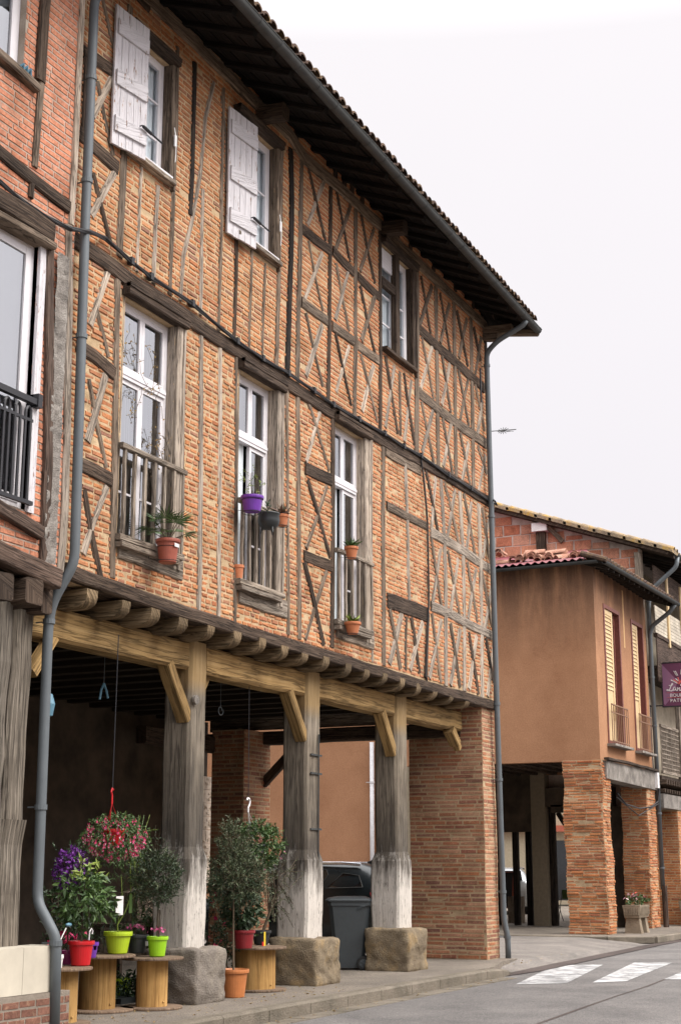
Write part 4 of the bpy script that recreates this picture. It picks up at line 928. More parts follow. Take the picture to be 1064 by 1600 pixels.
pl = pipe(house, [(12.0, eave_y(12)-.05, 11.3), (11.99, -.13, 10.95), (12.0, -.13, 8.2), (12.07, -.13, 4.52), (11.99, .06, 4.12), (11.99, .10, 3.9), (12.02, .10, 1.18), (11.98, -.08, .98), (12.0, -.16, .84), (12.03, -.16, .0)], .052, ZINCB, (9.95, 8.72, 6.95, 3.92, 2.08, .8))
pl['label'] = 'grey downpipe at the near end, bent back under the jetty'
mb = MB(); mb.tube([(24.32, -.09, 10.45), (24.33, -.09, 9.8)], .018, 6); mb.build('wall_hook', IRON, house)
# electric cable across the facade with clips
cp = [(-20, 270), (0, 284), (40, 318), (85, 346), (112, 358), (140, 362), (165, 372), (205, 408), (235, 432), (300, 474), (370, 533), (410, 560), (450, 583), (490, 610), (520, 632), (560, 655), (600, 677), (630, 697), (657, 712), (700, 742), (735, 763), (768, 785)]
def yc(p): return -.18 if 100 < p[0] < 150 else -.06
mb = MB(); P = [ay(a, b, yc((a, b))) for a, b in cp]
for k in range(3):
    mb.tube([p+Vector((0, .012*math.cos(2.1*k+i*1.9), .018*math.sin(2.1*k+i*1.9))) for i, p in enumerate(P)], .015, 6)
cab = mb.build('wall_cable', CABLE)
tag(cab, 'black twisted electric cable slung across the facade below the top storey', 'cable')
for i, (a, b) in enumerate(cp[7:-1]):
    c = ay(a, b, -.05); mb = MB(); mb.box(c.x-.03, c.x+.03, -.085, -.02, c.z-.045, c.z+.04); k_ = mb.build('cable_clip', CABLE); k_.parent = cab
mb = MB(); Q = [(657, 712), (660, 735), (663, 760), (668, 817), (670, 927), (669, 960), (665, 1057), (668, 1068)]
mb.tube([ay(a, b, -.05) for a, b in Q], .014, 6); k_ = mb.build('cable_drop', CABLE); k_.parent = cab; mb = MB(); mb.tube([ay(770, 785, -.07), ay(776, 789, -.2), ay(773, 783, -.22), ay(768, 779, -.08)], .016, 6); k_ = mb.build('cable_end', CABLE); k_.parent = cab
# ================================================================== left neighbour
nb = thing('brick_house', (10.4, 0, 0), 'neighbouring house at the left edge with smooth salmon brick and large white windows', 'house')
NX0, NX1 = 8.6, 11.93; yN = -.05
nops = [(9.4, 10.93, 9.36, 11.3), (9.4, 11.33, 4.92, 7.72)]
mb = MB(); mb.cur = 1
for a, b, c, d in cells(NX0, NX1, 4.4, 11.75, nops): mb.box(a, b, yN, .3, c, d)
mb.cur = 0
bricks(mb, (NX0, yN-.001, 4.4), (1, 0, 0), (0, 0, 1), (0, -1, 0), NX1-NX0, 7.3, course=.074, lens=(.2, .34), joint=.014, prot=(.004, .009), jit=.002, holes=shift(nops, NX0, 4.4))
mb.build('brick_wall', [BR3, MOG], nb)
mb = MB(); mb.box(NX0, NX1, .31, .5, 11.3, 11.75); mb.box(NX0, NX0+.2, .31, 8, 0, 11.7); mb.box(NX0, NX1, 7.5, 8, 0, 11.7); mb.box(NX0+.21, NX1-.01, 2.5, 2.6, 4.4, 11.7); mb.build('rear_walls', STUCD, nb)
def nbm(name, mat, w_, pts, front=-.09, back=.0):
    mb = MB(); timber(mb, [ay(a, b, yN) for a, b in pts], w_, front, back); return mb.build(name, mat, nb)
nbm('stud', W_LIGHT, .085, [(131, -60), (127, 10), (120, 150), (114, 260), (109, 352)])
nbm('stud', W_DARK, .15, [(73, -40), (67, 20), (60, 128)], -.10); nbm('stud', W_MID, .09, [(64, 120), (58, 190), (53, 262)])
nbm('rail', W_DARK, .15, [(-30, 212), (0, 238), (55, 285), (106, 325)]); nbm('sill', W_MID, .10, [(-20, 75), (0, 92), (54, 140)], -.14)
nbm('stud', W_DARK, .07, [(48, 288), (46, 310)]); nbm('lintel', W_DARK, .22, [(-20, 305), (0, 318), (40, 342), (76, 366)], -.14); nbm('cornice', W_MID, .08, [(-20, 335), (0, 346), (40, 368), (74, 388)], -.18)
nbm('stud', W_RED, .13, [(75, 385), (74, 550), (73, 660), (70, 760), (66, 895)], -.10)
nbm('stud', W_LIGHT, .11, [(106, 352), (107, 420), (105, 560), (103, 700), (99, 800), (93, 893)], -.085)
mb = MB(); P = [ay(a, b, -.07) for a, b in [(80, 372), (101, 372), (90, 893), (73, 893)]]
a = (P[0].x+P[3].x)/2; b = (P[1].x+P[2].x)/2; n = 30; vs = []
for k in range(61):
    for i in range(7):
        z = 4.45+(7.75-4.45)*k/60; x = a+(b-a)*i/6; vs.append((x, -.10+.02*noise.noise((x*14, z*14, 2)), z))
mb.add(vs, [(k*7+i, k*7+i+1, (k+1)*7+i+1, (k+1)*7+i) for k in range(60) for i in range(6)]); mb.build('pebbly_render_strip', CONC, nb)
nbm('sill_plate', W_RED, .14, [(-20, 785), (0, 797), (30, 815), (60, 834)], -.13)
nbm('ledge_beam', W_RED, .20, [(-20, 858), (0, 868), (40, 886), (84, 906)], -.16)
def nwin(op, yd, casement=True):
    x0, x1, z0, z1 = op; mb = MB(); framebox(mb, x0, x1-.003, z0+.003, z1-.003, .06, yd, yd+.07); wn = mb.build('window', PVC, nb)
    sash(wn, x0+.065, x1-.065, z0+.065, z1-.065, yd-.012, w_=.075)
    mb = MB(); mb.box(x0+.06, x1-.1, yd+.075, yd+.085, z0, z1); mb.build('grey_blind', CURT, wn); return wn
nwin(nops[0], .03); nwin(nops[1], .0)
mb = MB(); mb.box(11.33, 11.43, -.085, .12, 4.9, 7.72); mb.build('white_jamb', W_SHUT, nb)
mb = MB(); p = ay(34, 102, -.06)
for i in range(3): mb.tube([(p.x-.08+i*.06, -.1, 9.46), (p.x-.06+i*.06, -.13, 9.50), (p.x-.02+i*.06, -.1, 9.44)], .022, 7)
tag(mb.build('blue_cloth', BLUEM), 'small knotted blue cloth on the sill of the top left window', 'cloth')
# iron railing
mb = MB(); zt = 6.02; zb = 4.98; yr = -.11
mb.box(9.4, 11.40, yr-.03, yr+.03, zt-.03, zt+.03); mb.box(9.4, 11.35, yr-.02, yr+.02, zb-.02, zb+.02); mb.box(11.33, 11.40, yr-.04, .0, zt-.05, zt+.09); mb.box(9.4, 11.3, yr-.012, yr+.012, zt-.22, zt-.19)
rl = mb.build('iron_railing', IRON, nb)
for i in range(12):
    x = 11.27-i*.165; mb = MB(); mb.tube([(x, yr, zb), (x, yr, zt-.14)]+[(x-.04+.04*math.cos(t), yr, zt-.14+.07*math.sin(t)) for t in (.5, 1.1, 1.57, 2.1, 2.7)]+[(x-.08, yr, zt-.14), (x-.08, yr, zb)], .017, 6); mb.build('railing_loop', IRON, rl)
# joists and arcade posts
for x, wd in ((9.5, .25), (10.2, .25), (10.95, .26), (11.42, .28), (11.80, .18)):
    mb = MB(); mb.bar((x, -.16 if wd > .2 else -.02, 4.10), (x, 2.5, 4.12), wd, .26, jit=.015, seg=4); mb.build('joist', W_DARK, nb)
mb = MB(); mb.box(NX0, NX1, .3, 7.5, 4.24, 4.29); mb.build('ceiling_boards', W_DARK, nb)
for (xa, xb, y0, y1, z0) in ((10.92, 11.34, .02, .44, .78), (11.55, 11.86, .18, .5, .78), (9.0, 9.45, .02, .44, 0)):
    mb = MB(); c = ((xa+xb)/2, (y0+y1)/2)
    mb.bar((c[0]-.03, c[1], z0), (c[0]-.03, c[1], 1.95), (xb-xa)*1.1, y1-y0+.08, up=(0, 1, 0), jit=.02, seg=5); mb.bar((c[0], c[1], 1.95), (c[0]+.02, c[1], 4.0), xb-xa, y1-y0, up=(0, 1, 0), jit=.012, seg=7)
    o = mb.build('arcade_post', W_OLD, nb)
mb = MB(); mb.bar((11.2, .3, 3.2), (11.7, .3, 3.9), .16, .18, up=(0, 1, 0)); mb.build('knee_brace', W_DARK, nb)
# low wall of cream panels on brown brick
lw = thing('low_wall', (11, 0, 0), 'low wall of cream panels on a brown brick footing at the lower left', 'wall')
mb = MB()
for a, b in ((8.6, 10.2), (10.205, 11.56), (11.565, 12.08)): mb.box(a, b, -.12, .18, .36, .78)
mb.build('cream_panel', CREAMP, lw)
brickbox('b', lw, 8.6, 12.28, -.14, .30, 0, .355, BRB, MOD, 'brick_footing', course=.078, lens=(.2, .24), joint=.014, prot=(.002, .006))
# neighbour roof
mb = MB(); mb.prism([(8.4, -1.3, 11.45), (8.4, 8, 11.45), (8.4, 3.9, 13.0)], (.58, 0, 0)); mb.build('roof', TILE, nb)

# ================================================================== rendered house across the side street
sh = thing('rendered_house', (36.9, 1, 0), 'orange-brown rendered house on brick piers across the side street', 'house')
SX, SY, SE = 34.4, .80, 39.38
wops = [(35.15, 36.65, 4.42, 7.86), (37.75, 39.0, 4.42, 7.86)]
mb = MB()
for a, b, c, d in cells(SX, SE, 3.97, 8.75, wops): mb.box(a, b, SY, SY+.3, c, d)
mb.box(SX, SX+.3, SY+.301, 14, 3.97, 8.75); mb.box(SX+.001, SX+.3, 6.2, 14, -.02, 3.969); mb.box(SE-.3, SE, 1.15, 14, 3.97, 8.75); mb.box(SX+.31, SE-.31, 13.7, 14, 0, 8.75)
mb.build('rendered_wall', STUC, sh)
mb = MB(); mb.box(SX+.31, SE-.31, 1.12, 13.6, 4.3, 4.4); mb.box(SX+.31, SE-.31, 2.2, 2.25, 4.5, 8.6); mb.build('inner_floor', DKROOM, sh)
for i in range(16):
    mb = MB(); mb.bar((SX+.32, 1.4+i*.5, 4.05), (SE-.32, 1.4+i*.5, 4.05), .14, .2, seg=2); mb.build('joist', W_DARK, sh)
mb = MB(); mb.box(SX-.002, SE, SY-.006, SY-.001, 7.86, 7.9); 
kw = dict(course=.068, lens=(.2, .42), joint=.016, prot=(-.001, .028), jit=.008, rough=.008, wob=.045)
brickbox('p', sh, SX-.02, 35.02, SY-.03, 1.72, 0, 3.99, BR4, MO2, 'brick_pier', **kw)
brickbox('p', sh, 38.5, 39.34, SY-.03, 1.45, 0, 3.55, BR4, MO2, 'brick_pier', **kw)
mb = MB(); mb.hexa([(34.55, SY-.10, 3.56), (39.36, SY-.10, 3.50), (39.36, SY+.28, 3.50), (34.55, SY+.28, 3.56), (34.55, SY-.10, 3.98), (39.36, SY-.10, 3.98), (39.36, SY+.28, 3.98), (34.55, SY+.28, 3.98)], 0); mb.build('concrete_beam', CONC, sh)
mb = MB(); mb.bar((34.5, SY-.12, 4.03), (39.36, SY-.12, 4.01), .12, .06, seg=8, jit=.01); mb.build('weathered_ledge', W_DARK, sh)
for op in wops:
    x0, x1, z0, z1 = op; mb = MB(); framebox(mb, x0, x1, z0, z1, .09, SY-.02, SY+.2); wn = mb.build('window', RBWN, sh)
    # cream louvred leaf folded in the reveal, red-brown sash beyond
    mb = MB(); xm = x0+.09+.62*(x1-x0-.18); zz0, zz1 = z0+.1, z1-.1; y = SY+.02
    framebox(mb, x0+.1, xm, zz0, zz1, .13, y, y+.04, .5, .12); mb.box(x0+.23, xm-.13, y+.015, y+.035, zz0+.5, zz1-.12)
    k = zz0+1.25
    while k < zz1-.15: mb.hexa([(x0+.23, y-.006, k), (xm-.13, y-.006, k), (xm-.13, y+.014, k+.03), (x0+.23, y+.014, k+.03), (x0+.23, y-.006, k+.012), (xm-.13, y-.006, k+.012), (xm-.13, y+.014, k+.045), (x0+.23, y+.014, k+.045)], 0); k += .10
    mb.build('louvred_shutter', CREAM, wn)
    mb = MB(); mb.box(xm+.02, x1-.1, SY+.16, SY+.20, z0+.1, z1-.1); mb.build('glass_pane', CARGL, wn)
    mb = MB(); mb.box(xm+.02, xm+.10, SY+.10, SY+.15, z0+.1, z1-.1); mb.box(x1-.2, x1-.1, SY+.10, SY+.15, z0+.1, z1-.1); mb.box(xm+.1, x1-.2, SY+.11, SY+.14, z0+1.4, z0+1.48); mb.build('sash', RBWN, wn)
    mb = MB(); mb.bar((x0-.1, SY-.09, z0-.03), (x1+.1, SY-.09, z0-.03), .24, .06, seg=3, jit=.004); mb.build('sill', CONC, wn)
    mb = MB(); yy = SY-.12; zt = z0+.95
    mb.box(x0, x1, yy-.015, yy+.015, zt-.015, zt+.015); mb.box(x0, x1, yy-.012, yy+.012, zt-.2, zt-.18); mb.box(x0, x1, yy-.012, yy+.012, z0+.06, z0+.08)
    n = 9
    for i in range(n+1): mb.tube([(x0+(x1-x0)*i/n, yy, z0+.02), (x0+(x1-x0)*i/n, yy, zt if i % 3 else zt)], .011, 5)
    mb.build('window_railing', W_RED if False else plain('rusty_iron', (.22, .12, .07), .7), wn)
mb = MB(); mb.box(37.02, 37.14, SY-.004, SY+.01, 7.0, 8.5); mb.build('bare_render_patch', plain('pale_patch', (.50, .30, .14), .9, bmp=.1), sh)
# roof: red sheets, loose tiles, gutter along the side, eaves over the street
def rz(x): return 8.76+(x-34.05)*.26
mb = MB(); ey = .02; n = 300; vs = []
for i in range(n+1):
    y = .75+(13.5-.75)*i/n; c = .028*math.sin(y*2*math.pi/.19)
    vs += [(34.02, y, rz(34.02)+.03+c), (34.02+5.34*min(1, max(.02, (y-.75)/1.6)), y, rz(34.02+5.34*min(1, max(.02, (y-.75)/1.6)))+.03+c)]
mb.add(vs, [(2*i, 2*i+1, 2*i+3, 2*i+2) for i in range(n)]); rf = mb.build('corrugated_roof', CORR, sh)
mb = MB(); mb.add([(34.05, .95, 8.72), (34.05, 13.5, 8.72), (39.36, 13.5, rz(39.36)-.04), (39.36, 2.4, rz(39.36)-.04)], [(0, 1, 2, 3)]); mb.add([(33.98, .35, 8.64), (39.38, -.02, 8.48), (39.36, 2.4, 9.75), (34.05, .9, 8.76)], [(0, 1, 2, 3)])
mb.prism([(33.98, .35, 8.60), (39.38, -.02, 8.44), (39.38, 1.0, 8.86), (34.05, .95, 8.76)], (0, 0, .03)); mb.build('eaves', W_SOF, sh)
mb = MB()
for i in range(14):
    x = 34.3+i*.38; mb.bar((x, .95, 8.73), (x+.02, .35-.37*(x-33.98)/5.4+.04, 8.56-.16*(x-33.98)/5.4), .08, .10)
mb.build('rafters', W_BLACK, sh)
mb = MB(); halftube(mb, (33.95, .55, 8.70), (33.95, 13.5, 8.66), .07, seg=4); mb.build('side_gutter', ZINCD, sh)
mb = MB(); halftube(mb, (33.95, .38, 8.66), (39.45, -.10, 8.46), .07, seg=4); mb.build('street_gutter', ZINCD, sh)
mb = MB(); 
for i in range(24):
    x = 34.0+i*.225; y = .36-.37*(x-33.98)/5.4
    mb.tube([(x, y-.03, 8.70-.16*(x-34)/5.4), (x, y+.6, 8.92-.10*(x-34)/5.4)], .07, 8)
mb.build('eaves_tiles', TILE, sh)
# stacked loose tiles
def tileat(mb, c, d, r=.095, L=.45, tilt=0):
    d = Vector(d).normalized(); s_ = d.cross(Vector((0, 0, 1))).normalized(); up_ = s_.cross(d); c = Vector(c); vs = []
    for e_, rr in ((-.5, r), (.5, r*.8)):
        for q in (0, .016):
            for k in range(9):
                t = math.pi*k/8; vs.append(c+d*(e_*L)+s_*math.cos(t)*(rr-q)+up_*math.sin(t)*(rr-q))
    fs = []
    for k in range(8):
        fs += [(k, k+1, 18+k+1, 18+k), (9+k, 27+k, 27+k+1, 9+k+1), (k, 9+k, 9+k+1, k+1), (18+k, 18+k+1, 27+k+1, 27+k)]
    mb.add(vs, fs)
rt = random.Random(3)
for px, py, stack, dr, mt in [(783, 862, 4, (1, .1, .1), 0), (790, 876, 2, (.2, -1, 0), 0), (800, 868, 2, (1, .3, .2), 0), (813, 872, 6, (1, .15, .2), 0), (826, 866, 5, (.8, .5, .2), 0), (842, 874, 4, (1, .1, .2), 0), (850, 866, 2, (.3, -1, .1), 0), (861, 870, 5, (1, .0, .2), 0), (872, 862, 1, (.6, -.9, .5), 1), (880, 868, 2, (.8, -.6, .25), 0), (890, 868, 1, (.7, -.8, .4), 1), (899, 871, 4, (1, .1, .2), 0), (912, 872, 3, (1, -.2, .2), 0), (835, 860, 3, (.2, -1, .05), 0), (868, 858, 2, (.1, -1, .1), 0), (905, 866, 2, (.4, -1, .1), 0)]:
    mb = MB(); b_ = ax(px, py+4, 34.9); b_.z = max(b_.z-.06, rz(b_.x)+.03)
    for s_ in range(stack): tileat(mb, b_+Vector((rt.uniform(-.04, .04), rt.uniform(-.02, .02), .028*s_)), dr, .10, .5)
    o = mb.build('loose_tiles', TILEP, rf)
# downpipes
pipe(sh, [(39.25, -.06, 8.42), (39.28, .1, 8.22), (39.4, .62, 7.9), (39.42, .70, 7.7), (39.45, .70, .95)], .06, ZINCB, (6.5, 5.2, 2.9, 1.5))['label'] = 'tall blue-grey downpipe at the right corner of the rendered house'
mb = MB(); mb.tube([(39.45, .66, 1.05), (39.45, .66, 0)], .075, 10); mb.build('pipe_boot', W_RED, sh)
mb = MB(); mb.box(39.15, 39.33, .62, .7, 3.55, 3.95); mb.build('meter_box', WHT, sh)
mb = MB(); mb.tube([(36.3, .95, 3.3), (36.9, .9, 3.05), (38, .85, 2.98), (38.8, .74, 3.05), (39.3, .68, 3.2), (39.4, .64, 3.6)], .02, 5); mb.tube([(36.2, .95, 3.2), (37.9, .85, 2.8), (39.36, .68, 3.15)], .014, 5); mb.build('hanging_wires', CABLE, sh)
# arcade interior beyond: posts, beam
pw = plain('cream_post', (.24, .20, .14), .9)
mb = MB(); mb.box(38.9, 39.3, 3.66, 4.06, 0, 4.2); mb.build('square_post', pw, sh)
mb = MB(); mb.box(38.9, 39.3, 3.2, 3.5, 2.95, 3.15); mb.box(38.9, 39.3, 1.8, 3.65, 3.1, 3.6); mb.box(38.95, 39.3, 4.07, 6.2, 2.45, 4.1); mb.box(38.95, 39.3, 6.2, 13, 0, 4.1); mb.box(39.0, 39.3, 1.5, 2.7, 0, 3.09); mb.build('inner_beam', STUCD, sh)
for y in (4.25, 4.62, 5.12, 5.42, 2.95, 2.25, 3.56):
    mb = MB(); mb.bar((39.2, y, 0), (39.2, y, 3.3), .16, .16, up=(0, 1, 0), jit=.006, seg=4); mb.build('timber_post', W_BLACK, sh)
for y, s_ in ((5.42, 1), (3.0, 1)):
    mb = MB(); mb.bar((39.2, y, 2.3), (39.2, y+.4*s_, 2.95), .1, .12); mb.build('knee_brace', W_BLACK, sh)
mb = MB(); mb.box(34.41, 34.6, 5.6, 6.2, 0, 3.96); mb.build('cream_pilaster', pw, sh)
o = pipe(sh, [(34.33, 6.70, 4.6), (34.33, 6.70, 0)], .055, plain('pale_pipe', (.62, .62, .64), .5), (3.6, 1.4)); o['label'] = 'pale downpipe on the render seen through the arcade'
mb = MB(); mb.tube([(34.36, 6.50, 4.6), (34.36, 6.50, 0)], .03, 8); mb.build('conduit', pw, sh)

# ================================================================== third house: gable and wooden galleries
th = thing('gallery_house', (45, 1, 0), 'tall house with hollow clay block gable, lichened roof edge and wooden street galleries', 'house')
GX = 39.40
def gz(y): return 9.78+(y-0)*.352
mb = MB(); mb.cur = 1
yy = [.86+i*.5 for i in range(24)]
for a, b in zip(yy, yy[1:]): mb.hexa([(GX, a, 3), (GX+.25, a, 3), (GX+.25, b, 3), (GX, b, 3), (GX, a, gz(a)+.0), (GX+.25, a, gz(a)), (GX+.25, b, gz(b)), (GX, b, gz(b))], 2)
mb.cur = 0; z = 8.6; r_ = 0
while z < 13.5:
    y = .9-(r_ % 2)*.25
    while y < 12:
        y0, y1 = max(y, .9)+.015, y+.5; top = min(gz(y0), gz(y1)) ; z1 = min(z+.29, top-.03)
        if z1-z > .06 and y1-y0 > .1:
            j = lambda: random.uniform(-.012, .012); p = .012+random.uniform(0, .01)
            vs = [(GX-.0, y1+j(), z+j()), (GX-.0, y0+j(), z+j()), (GX-.0, y0+j(), z1+j()), (GX, y1+j(), z1+j())]; vs += [(GX-p, vs[0][1]-.008, vs[0][2]+.008), (GX-p, vs[1][1]+.008, vs[1][2]+.008), (GX-p, vs[2][1]+.008, vs[2][2]-.008), (GX-p, vs[3][1]-.008, vs[3][2]-.008)]
            mb.add(vs, [(4, 5, 6, 7), (0, 1, 5, 4), (1, 2, 6, 5), (2, 3, 7, 6), (3, 0, 4, 7)])
        y += .52
    z += .315; r_ += 1
mb.build('block_gable', [HOLLOW, mortarmat('pale_block_mortar', (.5, .42, .37), (.68, .6, .54))], th)
mb = MB(); mb.bar((GX-.06, .90, 8.4), (GX-.06, .90, 9.95), .18, .2, up=(0, 1, 0), jit=.01, seg=4); mb.build('corner_post', W_GREYP, th)
mb = MB(); p = ax(845, 850, GX-.1); mb.box(GX-.16, GX-.02, p.y-.13, p.y+.13, 10.0, gz(p.y)-.28); mb.build('gable_stud', W_DARK, th)
mb = MB(); mb.box(GX-.26, GX-.02, p.y-.22, p.y+.22, gz(p.y)-.27, gz(p.y)-.03); mb.build('white_beam_end', WHT, th)
a = ax(856, 823, GX-.1); b = ax(878, 846, GX-.1); mb = MB(); mb.bar((GX-.1, a.y, a.z), (GX-.05, b.y, b.z), .12, .14); mb.build('strut', W_MID, th)
mb = MB(); mb.hexa([(GX-.35, 0, gz(0)-.02), (49, 0, gz(0)-.02), (49, 12, gz(12)-.02), (GX-.35, 12, gz(12)-.02), (GX-.35, 0, gz(0)+.08), (49, 0, gz(0)+.08), (49, 12, gz(12)+.08), (GX-.35, 12, gz(12)+.08)], 0); rf = mb.build('roof', W_DARK, th)
mb = MB()
for c_ in range(22):      # verge tiles in overlapping courses, seen edge on
    y = -.12+c_*.42
    for i, x in enumerate((GX-.40, GX-.18, GX+.05)):
        zz = gz(y)+.13+random.uniform(-.015, .015)
        mb.hexa([(x, y, zz-.05), (x+.21, y, zz-.05), (x+.21, y+.50, gz(y+.5)+.09), (x, y+.50, gz(y+.5)+.09), (x, y, zz+.05), (x+.21, y, zz+.05), (x+.21, y+.50, gz(y+.5)+.17), (x, y+.50, gz(y+.5)+.17)], 1)
    tileat(mb, (GX-.25, y+.2, gz(y+.2)+.16), (0, -1, -.35), .11, .46); tileat(mb, (GX+.1, y+.2, gz(y+.2)+.16), (0, -1, -.35), .11, .46)
mb.box(GX+.3, 49, 0, 12, 0, .01); mb.v[-8:] = [(a, b, gz(b)+.12+c) for a, b, c in mb.v[-8:]]
for i in range(42): tileat(mb, (GX+.35+i*.23, .15, gz(.15)+.14), (0, -1, -.35), .10, .5)
mb.build('lichened_tiles', TILEL, rf)
mb = MB(); halftube(mb, (GX-.1, -.14, 9.82), (49, -.14, 9.80), .08, seg=3); mb.build('gutter', ZINCD, th)
pipe(th, [(GX+.1, -.14, 9.76), (GX+.1, -.1, 9.5), (GX+.14, .6, 8.95), (GX+.14, .72, 8.8), (GX+.14, .74, 7.6)], .06, ZINC, (8.6,))
for i in range(14):
    mb = MB(); mb.bar((GX+.4+i*.6, -.05, gz(0)-.09), (GX+.4+i*.6, 1.4, gz(1.4)-.09), .1, .12); mb.build('rafter', W_BLACK, th)
G0, G1 = GX+.12, 48.5; gy_ = .58
mb = MB(); mb.box(G0, G1, 1.6, 1.7, 0, 10); mb.build('inner_wall', plain('aged_cream_wall', (.42, .36, .27), .9, var=.25, scale=3), th)
for a, b, nm in ((6.75, 6.82, 'gallery_floor'), (3.72, 3.9, 'gallery_floor')):
    mb = MB(); mb.box(G0, G1, gy_+.02, 1.59, a, b); mb.build(nm, W_DARK, th)
def fringe(zt, zb, mat, dent, step, name):
    mb = MB(); x = G0
    while x < G1: mb.prism([(x+.004, gy_-.03, zt), (x+step-.004, gy_-.03, zt), (x+step-.004, gy_-.03, zb), (x+step/2, gy_-.03, zb-dent), (x+.004, gy_-.03, zb)], (0, .025, 0)); x += step
    mb.build(name, mat, th)
fringe(9.62, 9.0, W_RED, .09, .12, 'upper_valance')
fringe(7.62, 6.55, W_RED, .16, .13, 'board_frieze')
mb = MB(); mb.box(G0, G1, gy_-.06, gy_+.05, 7.62, 7.72); mb.build('gallery_rail', W_RED, th)
mb = MB(); z = 7.74
while z < 8.5: mb.box(G0, G1, gy_-.02+random.uniform(-.004, .004), gy_+.01, z, z+.085); z += .095
mb.build('planked_parapet', plain('pale_greyed_planks', (.46, .41, .33), .85, var=.3, scale=3), th)
for x in (40.95, 42.6, 44.6, 46.6):
    mb = MB(); mb.box(x-.08, x+.08, gy_-.07, gy_-.025, 7.5, 9.5); mb.build('gallery_post', CREAM, th)
for x in (41.6, 43.9, 46.5):
    mb = MB(); mb.bar((x, gy_-.02, 3.9), (x, gy_-.02, 6.4), .12, .12, up=(0, 1, 0)); mb.build('lower_post', W_GREYP, th)
mb = MB(); mb.box(G0, G1, gy_-.03, gy_+.03, 5.18, 5.26); mb.box(G0, G1, gy_-.03, gy_+.03, 3.95, 4.03)
x = G0
while x < G1:
    mb.box(x, x+.03, gy_-.012, gy_+.012, 4.03, 5.18); x += .09
z = 4.1
while z < 5.15: mb.box(G0, G1, gy_-.02, gy_-.013, z, z+.03); z += .12
mb.build('lattice_balustrade', W_GREYP, th)
mb = MB(); x = G0
while x < G1: mb.bar((x, gy_-.12, 3.72), (x, 1.2, 3.72), .11, .13); mb.bar((x+.05, gy_-.05, 3.5), (x+.05, 1.2, 3.5), .1, .1); x += .27
mb.build('joist_ends', W_DARK, th)
mb = MB(); mb.box(G0, G1, gy_, gy_+.4, 3.05, 3.42); mb.build('concrete_beam', CONC, th)
brickbox('p', th, 41.2, 43.2, .62, 1.5, 0, 3.05, BR4, MO2, 'brick_pier', faces='xy', course=.07, lens=(.2, .4), prot=(0, .012))
for x in (39.9, 41.9): 
    mb = MB(); mb.box(x, x+.7, 1.56, 1.6, 3.95, 6.1); mb.build('gallery_door', DKROOM, th)

# hanging bakery sign
sg = thing('shop_sign', (40.0, .0, 6.35), 'square purple hanging bakery sign with white lettering and wheat emblem at the right edge', 'sign')
SXX = 40.0; ya, yb, za, zb = .56, -.66, 5.77, 6.93
mb = MB(); mb.box(SXX-.03, SXX+.03, yb, ya, za, zb); mb.build('sign_face', SIGNP, sg)
mb = MB(); lighter = plain('mauve_sign_band', (.26, .12, .21), .5, bmp=0, var=.05)
mb.add([(SXX-.032, ya-.01, zb-.02), (SXX-.032, ya-.42, zb-.50), (SXX-.032, ya-.25, za+.25), (SXX-.032, ya-.05, za+.03), (SXX-.032, ya-.01, za+.06)], [(0, 1, 2, 3, 4)]); mb.build('pale_band', lighter, sg)
mb = MB(); framebox_y = [(ya, ya+.03, za-.03, zb+.03), (yb-.03, yb, za-.03, zb+.03)]
for a, b, c, d in framebox_y: mb.box(SXX-.04, SXX+.04, a, b, c, d)
mb.box(SXX-.04, SXX+.04, yb, ya, zb, zb+.03); mb.box(SXX-.04, SXX+.04, yb, ya, za-.03, za); mb.build('sign_frame', IRON, sg)
mb = MB(); mb.tube([(SXX, ya+.02, zb-.05), (SXX, .98, zb-.05)], .018, 6); mb.tube([(SXX, ya+.02, za+.02), (SXX, .98, za+.02)], .018, 6); mb.tube([(SXX, ya+.22, zb-.05), (SXX, ya+.14, zb-.12), (SXX, ya+.1, zb-.2), (SXX, ya+.04, zb-.16)], .012, 5); mb.build('sign_bracket', IRON, sg)
def text(s_, y, z, size, mat, name, sp=1.0):
    cu = bpy.data.curves.new('lettering', 'FONT'); cu.body = s_; cu.size = size; cu.extrude = .003; cu.space_character = sp
    o = bpy.data.objects.new('tmp', cu); COL.objects.link(o); bpy.context.view_layer.update()
    me = bpy.data.meshes.new_from_object(o.evaluated_get(bpy.context.evaluated_depsgraph_get())); bpy.data.objects.remove(o)
    q = bpy.data.objects.new(name, me); COL.objects.link(q); me.materials.clear(); me.materials.append(mat)
    from mathutils import Matrix
    M = Matrix(((0, 0, -1, SXX-.036), (-1, 0, 0, y), (0, 1, 0, z), (0, 0, 0, 1)))
    me.transform(Matrix.Translation(-Vector(sg.location)) @ M); q.parent = sg; return q
text('BOULANGERIE', ya-.19, za+.24, .13, WHT, 'lettering'); text('PATISSERIE', ya-.19, za+.10, .13, WHT, 'lettering', 1.15)
def sy(px, py): q = ax(px, py, SXX-.036); return (q.x, q.y, q.z)
def sgl(pts): # from sign zoom, 785x1600 for 54x110
    return [sy(1010+a*54/785, 1010+b*110/1600) for a, b in pts]
mb = MB(); mb.tube(sgl([(500, 885), (540, 900), (585, 870), (585, 835), (560, 845), (545, 900), (520, 970), (490, 1010), (450, 1005), (450, 985), (480, 985), (520, 1010), (560, 1015), (590, 985)]), .012, 6)
mb.tube(sgl([(650, 930), (620, 925), (595, 960), (600, 1005), (630, 1000), (660, 940), (655, 990), (670, 1010), (690, 980)]), .011, 6)
mb.tube(sgl([(690, 930), (700, 960), (690, 1010), (715, 950), (745, 935), (745, 970), (745, 1005), (770, 1000), (790, 985)]), .011, 6)
mb.build('script_lettering', WHT, sg)
